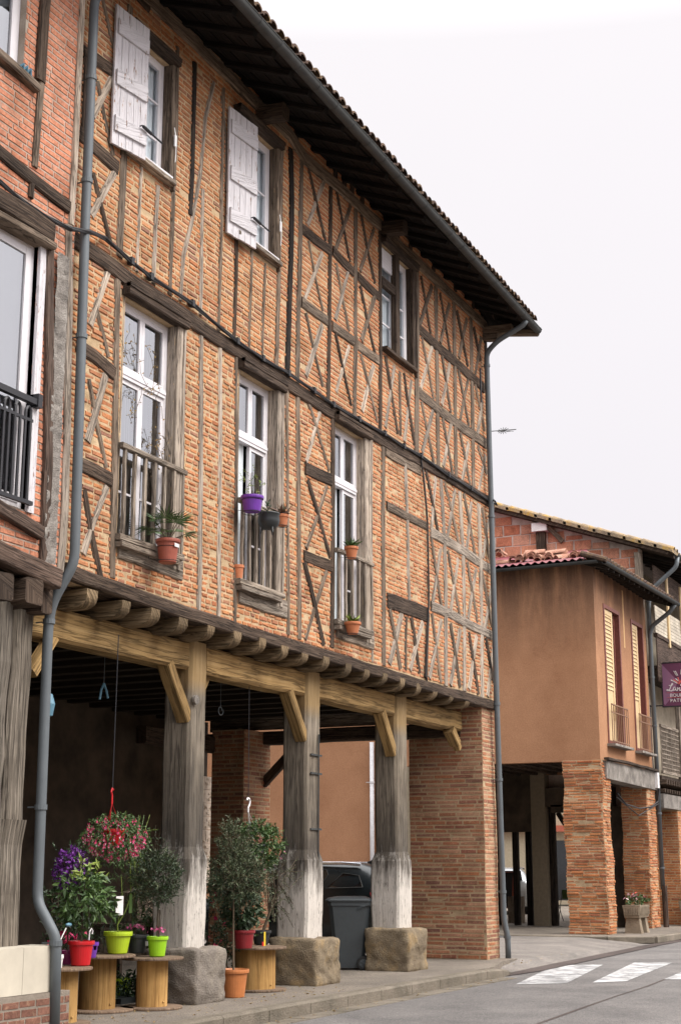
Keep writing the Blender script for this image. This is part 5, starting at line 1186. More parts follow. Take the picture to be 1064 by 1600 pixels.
mb = MB(); mb.tube(sgl([(450, 1055), (900, 1040)]), .004, 4); mb.tube(sgl([(450, 1168), (900, 1150)]), .004, 4)
for st in ([(600, 755), (660, 790), (725, 850)], [(700, 700), (725, 770), (735, 830)], [(760, 780), (735, 860)], [(790, 740), (765, 800), (740, 850)]): mb.tube(sgl(st), .014, 6)
mb.build('coral_emblem', CORAL, sg)
mb = MB()
for st in ([(545, 765), (620, 800), (690, 840)], [(650, 735), (715, 785)], [(760, 890), (800, 820)]): mb.tube(sgl(st), .012, 6)
for cx, cy, dx, dy in ((660, 625, 32, 50), (790, 590, -5, 52)):
    for t in range(5):
        for s_ in (-1, 1):
            a = (cx+dx*(t-2)*.4+s_*14, cy+dy*(t-2)*.42); mb.tube(sgl([a, (a[0]-dx*.2+s_*6, a[1]-26)]), .010, 5)
mb.build('wheat_emblem', WHT, sg)

# far street glimpsed through the arcades: a pale house and hills of wall
fh = thing('cream_house', (62, 12, 0), 'cream rendered house with red trim far off, glimpsed through the arcade of the rendered house', 'house')
mb = MB()
for a, b, c, d in cells(4, 24, 0, 7, [(9.4, 10.6, .2, 2.6), (12.5, 14, .2, 2.6), (7, 8.2, .8, 2.4), (11, 12, 4, 5.6), (8, 9, 4, 5.6)]): mb.box(60, 60.3, a, b, c, d)
mb.build('wall', FARW, fh); mb = MB(); mb.box(59.7, 60.29, 4, 24, 2.95, 3.2); mb.box(59.8, 60.5, 4, 24, 7, 7.3); mb.build('red_band', plain('red_band', (.45, .12, .07), .8), fh)
mb = MB(); mb.box(60.2, 60.25, 4.1, 23.9, .1, 6.9); mb.build('window', CARGL, fh)
mb = MB(); mb.prism([(59.5, 4, 7.3), (68, 4, 7.3), (64, 4, 9.0)], (0, 20, 0)); mb.build('roof', TILE, fh)
# the row across the street, behind the photographer: it bounds the light and shows in the window panes
for i, (xa, xb, hh, col, lb) in enumerate([(-8, 6, 7.2, (.50, .42, .30), 'cream rendered house opposite, behind the viewpoint'), (6.02, 19, 6.6, (.42, .22, .13), 'terracotta rendered house opposite, behind the viewpoint'), (19.02, 34, 7.4, (.46, .36, .26), 'beige rendered house opposite, behind the viewpoint'), (34.02, 50, 6.4, (.44, .30, .2), 'low ochre house opposite at the far end of the street')]):
    oh = thing('opposite_house', ((xa+xb)/2, -16, 0), lb, 'house'); mw = plain('opposite_render', col, .9, var=.15, scale=1)
    wl = [(xa+1+k*3, xa+2.1+k*3, z_, z_+1.7) for k in range(4) for z_ in (.9, 4.2)]
    mb = MB()
    for a, b, c, d in cells(xa, xb, 0, hh, wl): mb.box(a, b, -16.4, -16, c, d)
    mb.box(xa, xb, -24, -23.7, 0, hh); mb.box(xa, xa+.3, -23.69, -16.41, 0, hh); mb.box(xb-.3, xb, -23.69, -16.41, 0, hh); mb.build('wall', mw, oh)
    for a, b, c, d in wl: mb = MB(); mb.box(a, b, -16.3, -16.25, c, d); mb.build('window', CARGL, oh)
    mb = MB(); mb.prism([(xa, -15.4, hh), (xa, -24.3, hh), (xa, -20, hh+2)], (xb-xa, 0, 0)); mb.build('roof', TILE, oh)
# tv aerial
ta = thing('tv_antenna', (36.0, 5.2, 9.5), 'thin yagi television aerial sticking out beyond the house corner against the sky', 'antenna')
mb = MB(); mb.tube([(36, 5.2, 9.0), (36, 5.2, 13.0)], .025, 6); mb.build('mast', ZINCD, ta)
mb = MB(); a = ax(765, 674, 36); b = ax(806, 671, 36); mb.tube([(36, 5.2, a.z-.02), (36, a.y, a.z), (36, b.y, b.z)], .013, 5); mb.build('boom', ZINCD, ta)
mb = MB()
for px, l in ((775, .25), (781, .3), (788, .45), (798, .2)):
    c = ax(px, 673.5, 36); mb.tube([c+Vector((-l, 0, -.25*l)), c+Vector((l, 0, .25*l))], .008, 4)
c = ax(786, 673, 36)
for k in range(6):
    t = k*math.pi/6; mb.tube([c-Vector((.05, math.cos(t), math.sin(t)*.6))*.16, c+Vector((.05, math.cos(t), math.sin(t)*.6))*.16], .008, 4)
mb.build('elements', ZINCD, ta)
# ================================================================== plants and pots
rnd = random.Random(11)
def rv(): 
    while True:
        v = Vector((rnd.uniform(-1, 1), rnd.uniform(-1, 1), rnd.uniform(-1, 1)))
        if .05 < v.length < 1: return v.normalized()
def leaf(mb, p, d, l, wd, curl=.0, up=None):
    d = d.normalized(); s_ = d.cross(up or rv());
    if s_.length < .05: s_ = d.cross(Vector((.3, .5, .8)))
    s_.normalize(); n = s_.cross(d); a = wd/2
    m = p+d*l*.45; t = p+d*l-n*l*curl
    mb.add([p, m+s_*a+n*a*.5, t, m-s_*a+n*a*.5, m], [(0, 4, 1), (4, 2, 1), (0, 3, 4), (4, 3, 2)])
def crown(mb, c, r, n, l, wd, twigs=None, up=.3, droop=0, tip=1.0, hollow=.35, nl=7, twl=.09, tw=None):
    """leaves in small sprays spread through an ellipsoid; thin twigs gathered in tw"""
    c = Vector(c)
    for i in range(n//nl):
        v = rv(); k = (hollow+(1-hollow)*rnd.random()**.6)*(1+.22*noise.noise(v*2.1+c)); p = c+Vector((v.x*r[0], v.y*r[1], v.z*r[2]))*k
        d = (v*.8+rv()*.7+Vector((0, 0, up-droop))).normalized(); L = twl*rnd.uniform(.6, 1.3)
        if tw is not None: tw.tube([p-d*L*.6, p+d*L], .0022, 3, caps=False)
        for j in range(nl):
            q = p+d*L*(j/nl)-Vector((0, 0, droop*L*(j/nl)**2)); dd = (d*.7+rv()*.8+Vector((0, 0, -droop*.4))).normalized(); leaf(mb, q, dd, l*rnd.uniform(.6, 1.2), wd*rnd.uniform(.7, 1.2), curl=rnd.uniform(0, .25))
def blossoms(mb, c, r, n, s, shell=.85, zmin=-1):
    c = Vector(c)
    for i in range(n):
        v = rv()
        while v.z < zmin: v = rv()
        p = c+Vector((v.x*r[0], v.y*r[1], v.z*r[2]))*rnd.uniform(shell, 1.08); a = rnd.uniform(0, 6.3); ax_ = rv(); e1 = ax_.cross(Vector((0, 0, 1))).normalized(); e2 = ax_.cross(e1)
        for k in range(5):
            t = a+k*1.2566; leaf(mb, p, e1*math.cos(t)+e2*math.sin(t)+ax_*.3, s*rnd.uniform(.8, 1.1), s*.85, .1, up=ax_)
def pot(par, c, rb, rt, h, mat, rim=.018, soil=True, name='pot'):
    mb = MB(); rr = rt*1.07
    mb.lathe(c, [(0, .002), (rb*.92, .002), (rb, .008), (rb+(rt-rb)*.8, h-rim*2.2), (rb+(rt-rb)*.84, h-rim*2.1), (rr, h-rim*2), (rr*1.015, h-rim), (rr, h), (rr-.012, h-.001), (rt-.016, h-rim*1.6), (rb*.9, .02), (0, .02)], 28)
    o = mb.build(name, mat, par, smooth=False)
    if soil: mb = MB(); mb.lathe(c, [(rt-.014, h-rim*2.0), (rt*.5, h-rim*1.7), (0, h-rim*1.6)], 20); mb.build('soil', SOIL, par)
    return o
def at(px, py, y): return ay(px, py, y)
def spool(px, y, rf, rd, h, label, mats=(SPOOL, SPOOLF)):
    p = at(px, 1500, y); t = thing('cable_spool', (p.x, y, 0), label, 'cable spool', 'wooden cable spools used as plant stands')
    c = (p.x, y, 0)
    for z0 in (0.004, h-.026):
        mb = MB(); mb.lathe(c, [(0, z0), (rf, z0), (rf+.003, z0+.012), (rf, z0+.024), (0, z0+.024)], 40); mb.build('flange', mats[1], t)
    mb = MB(); mb.lathe(c, [(rd, .028), (rd, h-.026)], 36); mb.tube([(c[0]-rd*.2, c[1]-rd*.99, .08), (c[0]-rd*.2, c[1]-rd*.99-.008, .08)], .012, 8); mb.build('drum', mats[0], t, smooth=True); return Vector((p.x, y, h))
SA = spool(98, .15, .30, .165, .545, 'wooden cable spool farthest left, carrying the red pot')
SB = spool(154, .66, .40, .20, .585, 'widest of the three left spools, in the middle carrying the lime pot with twisted stem')
SC = spool(239, .28, .34, .172, .545, 'wooden cable spool next to the grey stone block, carrying the bright green pot')
SD = spool(398, .45, .40, .265, .535, 'plywood cable spool beside the terracotta pot, between the first two posts', (SPOOL, SPOOLF))
def pplace(px, y, z): return Vector((at(px, 1490, y).x, y, z))
# red pot with pepper-like bush
c = pplace(127, .10, .546); t = thing('potted_plant', c, 'leafy green bush with pale curled tips in a red pot', 'potted plant'); pot(t, c, .095, .125, .24, REDP)
mb = MB(); mb.tube([c+Vector((0, 0, .2)), c+Vector((.01, 0, .36)), c+Vector((.0, .01, .52))], .014, 8, r2=.009)
for i in range(14): v = rv(); mb.tube([c+Vector((0, 0, .48)), c+Vector((v.x*.2, v.y*.2, .66+v.z*.2))], .004, 4)
mb.build('stem', BARK, t)
mb = MB(); crown(mb, c+Vector((.03, 0, .68)), (.30, .26, .27), 560, .10, .045, up=-.1, droop=.5, hollow=.3, nl=5); mb.build('foliage', LF, t)
mb = MB(); crown(mb, c+Vector((.04, -.04, .84)), (.22, .2, .13), 75, .10, .032, up=.5, hollow=.5, nl=5); mb.build('pale_leaves', LFY, t)
mb = MB(); mb.box(c.x+.055, c.x+.10, -.02, -.018, c.z+.15, c.z+.19); mb.v = [(a, c.y-.115+b*0-(.0), z_) for a, b, z_ in mb.v]; mb.build('price_label', WHT, t)
# purple flowers on a stem in a magenta pot
c = pplace(106, .32, .546); t = thing('potted_plant', c, 'ball of deep purple flowers on a stem in a small magenta pot', 'potted plant'); pot(t, c, .07, .085, .14, MAGP)
p = at(113, 1358, .32); mb = MB(); mb.tube([c+Vector((0, 0, .1)), c+Vector((-.01, 0, .5)), Vector((p.x, p.y, p.z-.1))], .009, 6); mb.build('stem', BARK, t)
mb = MB(); crown(mb, p, (.22, .2, .24), 240, .05, .025); mb.build('foliage', LFD, t)
mb = MB(); blossoms(mb, p, (.21, .19, .22), 520, .021, .65); mb.build('flowers', FP, t)
# small items by the low wall
c = pplace(90, .05, .546); t = thing('flower_pot', c, 'small white pot at the left end of the left spool', 'pot'); pot(t, c, .05, .06, .13, WHT)
p0 = at(88, 1478, .02); p1 = at(104, 1450, .02); t = thing('garden_stake', p0, 'white rod with a small dark oval head leaning by the low wall', 'garden stake'); mb = MB(); mb.tube([(p0.x, .05, .67), p1], .006, 6); mb.build('rod', WHT, t)
mb = MB(); q = p1+Vector((.04, 0, .03)); mb.lathe(q, [(0, -.02), (.03, -.012), (.036, 0), (.03, .012), (0, .02)], 14, 1.2, .7); mb.build('head', BLUEM, t)
c = pplace(140, .36, .586); t = thing('potted_plant', c, 'purple pot with a white plastic hook in its rim, behind the red pot', 'potted plant'); pot(t, c, .07, .09, .16, PURP)
mb = MB(); mb.tube([c+Vector((-.02, 0, .12)), c+Vector((-.01, 0, .26)), c+Vector((.02, 0, .30)), c+Vector((.045, 0, .27)), c+Vector((.04, 0, .24))], .009, 6); mb.build('hook', WHT, t)
mb = MB(); blossoms(mb, c+Vector((-.25, .1, .22)), (.12, .06, .06), 14, .035); mb.build('flowers', FR_, t)
# lime pot with a thin twisting jasmine
c = pplace(184, .55, .586); t = thing('potted_plant', c, 'tall wispy feathery plant with a bent stem in a lime pot', 'potted plant'); pot(t, c, .105, .148, .235, LIME, .022)
P = [c+Vector((0, 0, .2)), at(184, 1445, .55), at(196, 1425, .5), at(205, 1400, .5), at(204, 1360, .5), at(208, 1320, .5)]
mb = MB(); mb.tube(P, .010, 6, r2=.005); mb.tube([at(184, 1445, .55), at(192, 1410, .5), at(190, 1370, .5)], .005, 5)
L = MB()
for i in range(34):
    a = at(rnd.uniform(198, 222), rnd.uniform(1310, 1440), rnd.uniform(.4, .75)) if i > 12 else at(205+i, 1340-i*2, .5); e_ = at(rnd.uniform(196, 250), rnd.uniform(1265, 1400), rnd.uniform(.35, .8))
    m2 = a.lerp(e_, .5)+Vector((0, 0, .05)); mb.tube([a, m2, e_], .0025, 3, caps=False)
    for k in range(30):
        q = a.lerp(m2, k/15) if k < 15 else m2.lerp(e_, (k-15)/15); leaf(L, q, rv()+Vector((0, 0, .2)), .035, .006)
crown(L, at(203, 1385, .6), (.22, .2, .33), 900, .035, .006, up=.1, nl=10, hollow=.1)
mb.build('stem', LFY, t); L.build('foliage', LF, t)
mb = MB(); q = at(187, 1412, .42); mb.box(q.x-.07, q.x+.07, .415, .42, q.z-.12, q.z+.08); mb.build('paper_tag', WHT, t)
mb = MB(); q = at(203, 1412, .42); mb.box(q.x-.03, q.x+.03, .405, .41, q.z-.10, q.z+.10); mb.build('green_tag', LF, t)
# bright green pot: olive standard with pink flowers at its foot
c = pplace(246, .26, .546); t = thing('potted_plant', c, 'olive standard with small pink flowers at its foot in a bright green pot', 'potted plant'); pot(t, c, .085, .112, .215, LIME2)
p = at(243, 1376, .30); mb = MB(); mb.tube([c+Vector((0, 0, .18)), c+Vector((-.01, 0, .4)), c+Vector((0, 0, .62))], .012, 6, r2=.008); mb.tube([c+Vector((.03, 0, .18)), c+Vector((.025, 0, .5))], .007, 5)
L = MB(); crown(L, p, (.28, .26, .28), 3200, .05, .013, up=.6, tw=mb, nl=9, twl=.11); crown(L, p+Vector((.03, 0, .25)), (.10, .10, .20), 160, .045, .010, up=1.5, tw=mb, nl=9, twl=.15); mb.build('stem', BARK, t); L.build('foliage', LFD, t)
mb = MB(); crown(mb, p+Vector((0, 0, .05)), (.27, .24, .27), 600, .05, .013, up=.6, nl=8, hollow=.8); mb.build('young_leaves', LFO, t)
mb = MB(); blossoms(mb, c+Vector((0, 0, .26)), (.13, .1, .06), 26, .018, .4, 0); mb.build('flowers', FPK, t)
c = pplace(215, .52, .575); t = thing('potted_plant', c, 'black pot with a white label, holding small pinkish plants, between the two green pots', 'potted plant'); pot(t, c, .09, .115, .2, BLKP)
mb = MB(); mb.box(c.x-.02, c.x+.04, c.y-.118, c.y-.116, c.z+.08, c.z+.13); mb.build('price_label', WHT, t)
mb = MB(); crown(mb, c+Vector((0, 0, .3)), (.15, .12, .12), 90, .05, .015); mb.build('foliage', LFD, t); mb = MB(); blossoms(mb, c+Vector((0, 0, .26)), (.17, .1, .05), 22, .02, .5, 0); mb.build('flowers', FPK, t)
# hanging fuchsia
p = at(180, 1312, .18); t = thing('hanging_basket', (p.x, .18, p.z), 'hanging fuchsia with red and pink bells in a red pot on a red hook', 'hanging basket'); 
pot(t, p+Vector((0, 0, -.06)), .08, .12, .17, REDP)
mb = MB(); crown(mb, p+Vector((-.02, 0, .04)), (.36, .32, .24), 2200, .040, .022, up=0, droop=.6, hollow=.45, nl=6); mb.build('foliage', LF, t)
FU = MB(); FV = MB()
for i in range(300):
    v = rv(); v = (v+Vector((0, 0, -.25))).normalized(); rr2 = rnd.uniform(.8, 1.05); q = p+Vector((v.x*.37, v.y*.33, v.z*.22+.02))*1.0*rr2+(p-p*1.0)*0 if False else p+Vector((v.x*.37, v.y*.33, v.z*.23+.02))*rr2; s = .018
    FU.tube([q+Vector((0, 0, .02)), q], .003, 3)
    for k in range(4): a = k*1.57+i; leaf(FU, q, Vector((math.cos(a)*.6, math.sin(a)*.6, -.9)), .028, .014)
    for k in range(3): a = k*2.1+i; leaf(FV, q-Vector((0, 0, .008)), Vector((math.cos(a)*.35, math.sin(a)*.35, -1)), .024, .013)
FU.build('flowers', FR_, t); FV.build('petals', FW, t)
h = at(176, 1240, .18); mb = MB()
for dx, dy in ((-.12, 0), (.12, 0), (0, .12)): mb.tube([p+Vector((dx, dy, .10)), h-Vector((0, 0, .10))], .0035, 4)
mb.tube([h-Vector((0, 0, .11)), h-Vector((0, 0, .02)), h+Vector((-.02, 0, .02)), h+Vector((-.005, 0, .055)), h+Vector((.02, 0, .04))], .010, 7); mb.build('hook', REDP, t)
mb = MB(); top = at(176.5, 1000, .18); n = 60
mb.tube([h+Vector((0, 0, .05)), Vector((h.x+.01, .18, 3.98))], .006, 5); mb.build('chain', IRON, t)
# hooks hanging from the ceiling
q = at(163, 1068, .9); t = thing('hanging_hook', q, 'blue two-armed hook hanging by a thin rod from the arcade ceiling', 'hook'); mb = MB(); mb.tube([(q.x, .9, 4.2), q], .004, 4); mb.build('rod', ZINC, t)
mb = MB(); mb.tube([q, q+Vector((-.05, 0, -.08)), q+Vector((-.075, 0, -.19))], .014, 7); mb.tube([q, q+Vector((.05, 0, -.07)), q+Vector((.09, 0, -.16))], .014, 7); mb.build('arms', BLUEM, t)
q = at(345, 1104, .9); t = thing('hanging_hook', q, 'curled wire hook hanging in the arcade between the first two posts', 'hook'); mb = MB(); mb.tube([(q.x, .9, 4.2), q], .003, 4)
mb.tube([q+Vector((.06*math.cos(a)*(.6+a*.09), 0, -.05+.06*math.sin(a)*(.6+a*.09))) for a in [k*.5 for k in range(14)]], .006, 5); mb.build('wire', ZINC, t)
q = at(76, 1100, .35); t = thing('blue_lantern', q, 'small blue object hanging behind the left downpipe', 'lantern'); mb = MB(); mb.lathe(q, [(0, -.14), (.05, -.12), (.07, 0), (.04, .1), (0, .12)], 12); mb.tube([q+Vector((0, 0, .1)), (q.x, q.y, 4.2)], .004, 4); mb.build('lantern_body', BLUEM, t)
# terracotta pot on the ground with an olive standard
c = pplace(366, .18, .0); c.x = at(366, 1540, .18).x; t = thing('potted_plant', c, 'olive standard in an orange pot standing on the pavement', 'potted plant'); pot(t, c, .125, .165, .325, TERR2, .022)
p = at(368, 1372, .22); mb = MB(); mb.tube([c+Vector((-.02, 0, .3)), c+Vector((-.02, .01, .7)), c+Vector((-.01, .02, 1.15)), p], .014, 7, r2=.008)
L = MB(); crown(L, p, (.38, .34, .31), 3600, .055, .014, up=.4, tw=mb, nl=9, twl=.12); crown(L, p+Vector((-.05, 0, .36)), (.22, .2, .30), 1500, .055, .015, up=1.3, tw=mb, nl=9, twl=.14); mb.build('stem', BARK, t); L.build('foliage', LFO, t)
L = MB(); crown(L, p+Vector((.05, .05, -.08)), (.33, .3, .25), 1600, .06, .017, up=.2, nl=8); L.build('dark_foliage', LFD, t)
# hanging basket with white hook
p = at(402, 1325, .42); t = thing('hanging_basket', p, 'green hanging basket with a few pink blooms on a white hook', 'hanging basket'); pot(t, p+Vector((0, 0, -.10)), .07, .10, .15, BLKP)
mb = MB(); crown(mb, p+Vector((0, 0, .03)), (.33, .3, .29), 3000, .05, .026, up=.2, droop=.3, hollow=.5, nl=6); mb.build('foliage', LF, t)
mb = MB(); blossoms(mb, p+Vector((.05, -.05, 0)), (.30, .28, .28), 16, .024, .95); mb.build('flowers', FPK, t)
h = at(388, 1268, .42); mb = MB()
for dx, dy in ((-.12, 0), (.10, 0), (0, .12)): mb.tube([p+Vector((dx, dy, .12)), h], .004, 4)
mb.build('cords', WHT, t); mb = MB(); mb.tube([h-Vector((0, 0, .01)), h+Vector((0, 0, .05)), h+Vector((.03, 0, .085)), h+Vector((.045, 0, .13)), h+Vector((.02, 0, .165)), h+Vector((-.02, 0, .165)), h+Vector((-.04, 0, .14))], .012, 8); mb.build('hook', WHT, t)
mb = MB(); mb.tube([h+Vector((0, 0, .16)), (h.x-.02, .42, 3.9)], .005, 4); mb.build('chain', IRON, t)
# red pot on the fourth spool, ivy
c = pplace(381, .30, .536); t = thing('potted_plant', c, 'dark leafy climber in a deep red pot on the plywood spool', 'potted plant'); pot(t, c, .10, .13, .22, DREDP)
mb = MB(); crown(mb, c+Vector((.03, .05, .55)), (.20, .2, .38), 900, .08, .055, up=0, droop=.5, hollow=.2, nl=5); mb.build('foliage', LFD, t)
mb = MB(); crown(mb, c+Vector((.25, 0, .38)), (.13, .1, .22), 110, .06, .03, up=.3, nl=5); mb.build('young_leaves', LF, t)
c = pplace(408, .55, .536); t = thing('potted_plant', c, 'bare-branched shrub reaching over the post, in a black pot with red and yellow tags', 'potted plant'); pot(t, c, .09, .12, .18, BLKP)
mb = MB(); mb.tube([c+Vector((.04, 0, .15)), at(420, 1430, .5), at(430, 1395, .45), at(424, 1340, .45)], .022, 7, r2=.008); L = MB(); mb.tube([at(420, 1430, .5), at(418, 1390, .5), at(419, 1330, .5)], .010, 5, r2=.005)
for i in range(75):
    a = at(rnd.uniform(416, 436), rnd.uniform(1330, 1430), rnd.uniform(.35, .6)); e_ = at(rnd.uniform(402, 484), rnd.uniform(1290, 1470), rnd.uniform(.0, .6)); e_ = a.lerp(e_, rnd.uniform(.5, 1)); m2 = a.lerp(e_, .5)+Vector((0, 0, .04)); mb.tube([a, m2, e_], .0035, 3, caps=False)
    for k in range(15): leaf(L, m2.lerp(e_, k/15), rv(), .03, .011)
mb.build('stem', BARK, t); L.build('foliage', LFO, t)
mb = MB(); q = at(413, 1474, .40); mb.box(q.x-.005, q.x+.035, .40, .405, q.z-.1, q.z+.14); mb.build('yellow_tag', plain('yellow_card', (.75, .5, .03), .5, bmp=0), t); mb = MB(); mb.box(q.x-.05, q.x-.008, .40, .405, q.z-.1, q.z+.02); mb.build('red_tag', REDP, t)
# plants in the shade
def shrub(px, py, y, r, n, mat, label, potm=None, fl=None, fn=10, lw=(.06, .03), stems=6, pr=.12):
    p = at(px, py, y); c = Vector((p.x, y, 0)); t = thing('potted_plant', c, label, 'potted plant')
    pot(t, c, pr*.75, pr, .24, potm or BLKP); mb = MB()
    for i in range(stems): v = rv(); mb.tube([c+Vector((v.x*.04, v.y*.04, .2)), Vector((p.x+v.x*r[0]*.3, y+v.y*r[1]*.3, (.2+p.z)/2)), Vector((p.x+v.x*r[0]*.7, y+v.y*r[1]*.7, p.z+v.z*r[2]*.6))], .006, 4)
    mb.build('stem', BARK, t); mb = MB(); crown(mb, p, r, n, lw[0], lw[1], up=.2, hollow=.2, nl=6); mb.build('foliage', mat, t)
    if fl: mb = MB(); blossoms(mb, p, r, fn, .038, .7); mb.build('flowers', fl, t)
shrub(333, 1432, .95, (.22, .2, .45), 420, LFD, 'rose bush with pink blooms behind the grey stone block', fl=FR_, fn=12)
shrub(355, 1478, .62, (.12, .12, .30), 130, LFD, 'slim rose with one bright pink bloom beside the terracotta pot', fl=FR_, fn=3)
shrub(92, 1412, 1.1, (.22, .2, .30), 300, LFD, 'dark shrub in a clay pot deep behind the left downpipe', TERR)
shrub(104, 1455, .75, (.26, .2, .22), 380, LFD, 'low dark green plant behind the left spool', fl=FR_, fn=6)
shrub(160, 1450, 1.25, (.3, .2, .35), 380, LFD, 'dim spiky plant behind the lime pot', lw=(.11, .012))
shrub(228, 1452, .95, (.2, .2, .25), 250, LF, 'small light green plant behind the black pot')
shrub(192, 1545, 1.2, (.25, .2, .2), 300, LFD, 'low silvery plant on the floor between the spools', LIME, lw=(.09, .03))
shrub(388, 1340, 1.3, (.01, .01, .01), 6, LFD, 'empty dark pot on the floor behind the plywood spool', pr=.16)
c = Vector((at(428, 1530, .45).x, .62, 0)); t = thing('flower_pot', c, 'empty black pot between the plywood spool and the middle stone block', 'pot'); pot(t, c, .11, .15, .42, BLKP)
# bench with crate behind the spools
bx = at(222, 1440, 1.5).x; t = thing('wooden_bench', (bx, 1.6, 0), 'rough dark wooden bench in the shade behind the spools', 'bench'); mb = MB(); mb.box(bx-.6, bx+.7, 1.4, 1.85, .80, .84); mb.build('top', W_DARK, t)
for sx in (-.55, .62):
    for sy_ in (1.45, 1.78): mb = MB(); mb.box(bx+sx-.03, bx+sx+.03, sy_-.03, sy_+.03, 0, .80); mb.build('leg', W_DARK, t)
t = thing('wooden_crate', (bx+.1, 1.6, .84), 'slatted wooden crate tipped on the bench behind the olive standard', 'crate'); mb = MB()
for k in range(4): mb.bar((bx-.2, 1.45, .90+k*.085), (bx+.42, 1.40, 1.0+k*.085), .012, .07)
for k in range(4): mb.bar((bx-.2, 1.75, .90+k*.085), (bx+.42, 1.70, 1.0+k*.085), .012, .07)
mb.build('slats', W_MID, t); mb = MB()
for x in (-.18, .4): mb.box(bx+x-.015, bx+x+.015, 1.44 if x < 0 else 1.39, 1.76, .86 if x < 0 else .97, 1.2 if x < 0 else 1.32)
mb.build('ends', W_MID, t)
# stacked boxes of bulbs / seedlings under the spools
t = thing('seedling_tray', (at(195, 1570, 1.0).x, 1.0, 0), 'black tray of dark seedlings on the floor behind the spools', 'tray'); tx = t.location.x
mb = MB(); mb.box(tx-.3, tx+.3, .85, 1.15, 0, .06); mb.build('tray', BLKP, t); mb = MB(); crown(mb, Vector((tx, 1.0, .12)), (.3, .15, .07), 260, .05, .02, up=.5); mb.build('seedlings', LFD, t)

# pots hung on the window balustrades -----------------------------------------
def holder(t, c, r, wall=-.07):
    mb = MB(); ring = [(c.x+math.cos(a)*r, c.y+math.sin(a)*r, c.z) for a in [k*math.pi/8 for k in range(17)]]; mb.tube(ring, .004, 4); ring = [(a, b, z+.16) for a, b, z in ring]; mb.tube(ring, .004, 4)
    mb.tube([(c.x-r, c.y+.0, c.z), (c.x-r, wall, c.z+.02), (c.x-r, wall, c.z+.22)], .004, 4); mb.tube([(c.x+r, c.y, c.z), (c.x+r, wall, c.z+.02), (c.x+r, wall, c.z+.22)], .004, 4); mb.build('wire_holder', IRON, t)
c = at(262, 880, -.24); t = thing('potted_palm', c, 'small fan palm in a terracotta pot hung below the nearest balustrade', 'potted plant'); pot(t, c, .095, .13, .265, plain('red_clay_pot', (.30, .075, .045), .55)); holder(t, c+Vector((0, 0, .02)), .12)
mb = MB(); mb.box(c.x-.06, c.x+.03, c.y-.128, c.y-.126, c.z+.17, c.z+.21); mb.build('price_label', WHT, t)
mb = MB(); S_ = MB()
for i in range(13):
    a = i*2.4; el = rnd.uniform(.15, 1.1); L = rnd.uniform(.18, .34); d = Vector((math.cos(a)*math.cos(el), math.sin(a)*math.cos(el)*.8, math.sin(el))); b0 = c+Vector((0, 0, .25)); e_ = b0+d*L; S_.tube([b0, e_], .005, 4)
    s_ = d.cross(Vector((0, 0, 1))).normalized(); u_ = s_.cross(d)
    for k in range(13):
        t_ = (k-6)*.24; dd = d*math.cos(t_)+s_*math.sin(t_)-Vector((0, 0, .15)); leaf(mb, e_, dd, rnd.uniform(.16, .24), .018, .15, up=u_)
S_.build('stem', BARK, t); mb.build('fronds', LF, t)
c = at(394, 800, -.24); t = thing('potted_plant', c, 'purple pot with a spindly light green herb on the second balustrade', 'potted plant'); pot(t, c, .105, .135, .20, PURP); holder(t, c+Vector((0, 0, -.01)), .13)
mb = MB()
for i in range(5): v = rv(); mb.tube([c+Vector((0, 0, .17)), c+Vector((v.x*.05+.02, v.y*.04, .35)), c+Vector((v.x*.1+.03, v.y*.06, .52))], .004, 4)
mb.build('stem', BARK, t); mb = MB(); crown(mb, c+Vector((.02, 0, .42)), (.11, .1, .18), 130, .035, .014, up=.3); mb.build('foliage', LFY, t)
c = at(420, 828, -.26); t = thing('potted_plant', c, 'black cauldron-shaped pot on three little legs on the second balustrade', 'potted plant')
mb = MB(); mb.lathe(c, [(0, 0), (.08, .01), (.125, .06), (.14, .12), (.13, .19), (.14, .20), (.14, .215), (.125, .21), (.12, .12), (0, .1)], 24); mb.build('pot', BLKP, t, smooth=True); mb = MB()
for a in (0, 2.1, 4.2): mb.tube([c+Vector((math.cos(a)*.08, math.sin(a)*.08, .03)), c+Vector((math.cos(a)*.10, math.sin(a)*.10, -.05))], .014, 6, r2=.008)
mb.build('legs', BLKP, t); mb = MB(); crown(mb, c+Vector((0, 0, .26)), (.12, .1, .07), 60, .06, .02); mb.build('foliage', LFD, t)
c = at(441, 822, -.20); t = thing('potted_plant', c, 'spiky reddish green plant in a small clay pot at the right of the second balustrade', 'potted plant'); pot(t, c, .06, .08, .15, TERR); holder(t, c, .08)
mb = MB()
for i in range(34): v = rv(); v.z = abs(v.z)+.2; leaf(mb, c+Vector((-.03, 0, .14)), v, rnd.uniform(.12, .22), .028, .2)
mb.build('foliage', leafmat('bronze_leaf', (.05, .06, .02), (.16, .07, .05)), t)
c = at(372, 908, -.02); t = thing('flower_pot', c, 'narrow orange pot at the left foot of the second balustrade', 'pot'); pot(t, c, .05, .07, .2, TERR)
for (px, py, lb, rr, m2) in ((549, 873, 'clay pot with upright leaves on the top rail of the third balustrade', .085, LF), (551, 991, 'clay pot with yellow-green sprigs below the third window', .10, LFY)):
    c = at(px, py, -.22); t = thing('potted_plant', c, lb, 'potted plant'); pot(t, c, rr*.75, rr*1.1, .17, TERR); holder(t, c, rr*1.1); mb = MB()
    for i in range(26): v = rv(); v.z = abs(v.z)*1.1+.15; leaf(mb, c+Vector((0, 0, .15)), v, rnd.uniform(.10, .2), .045, .2)
    mb.build('foliage', m2, t)
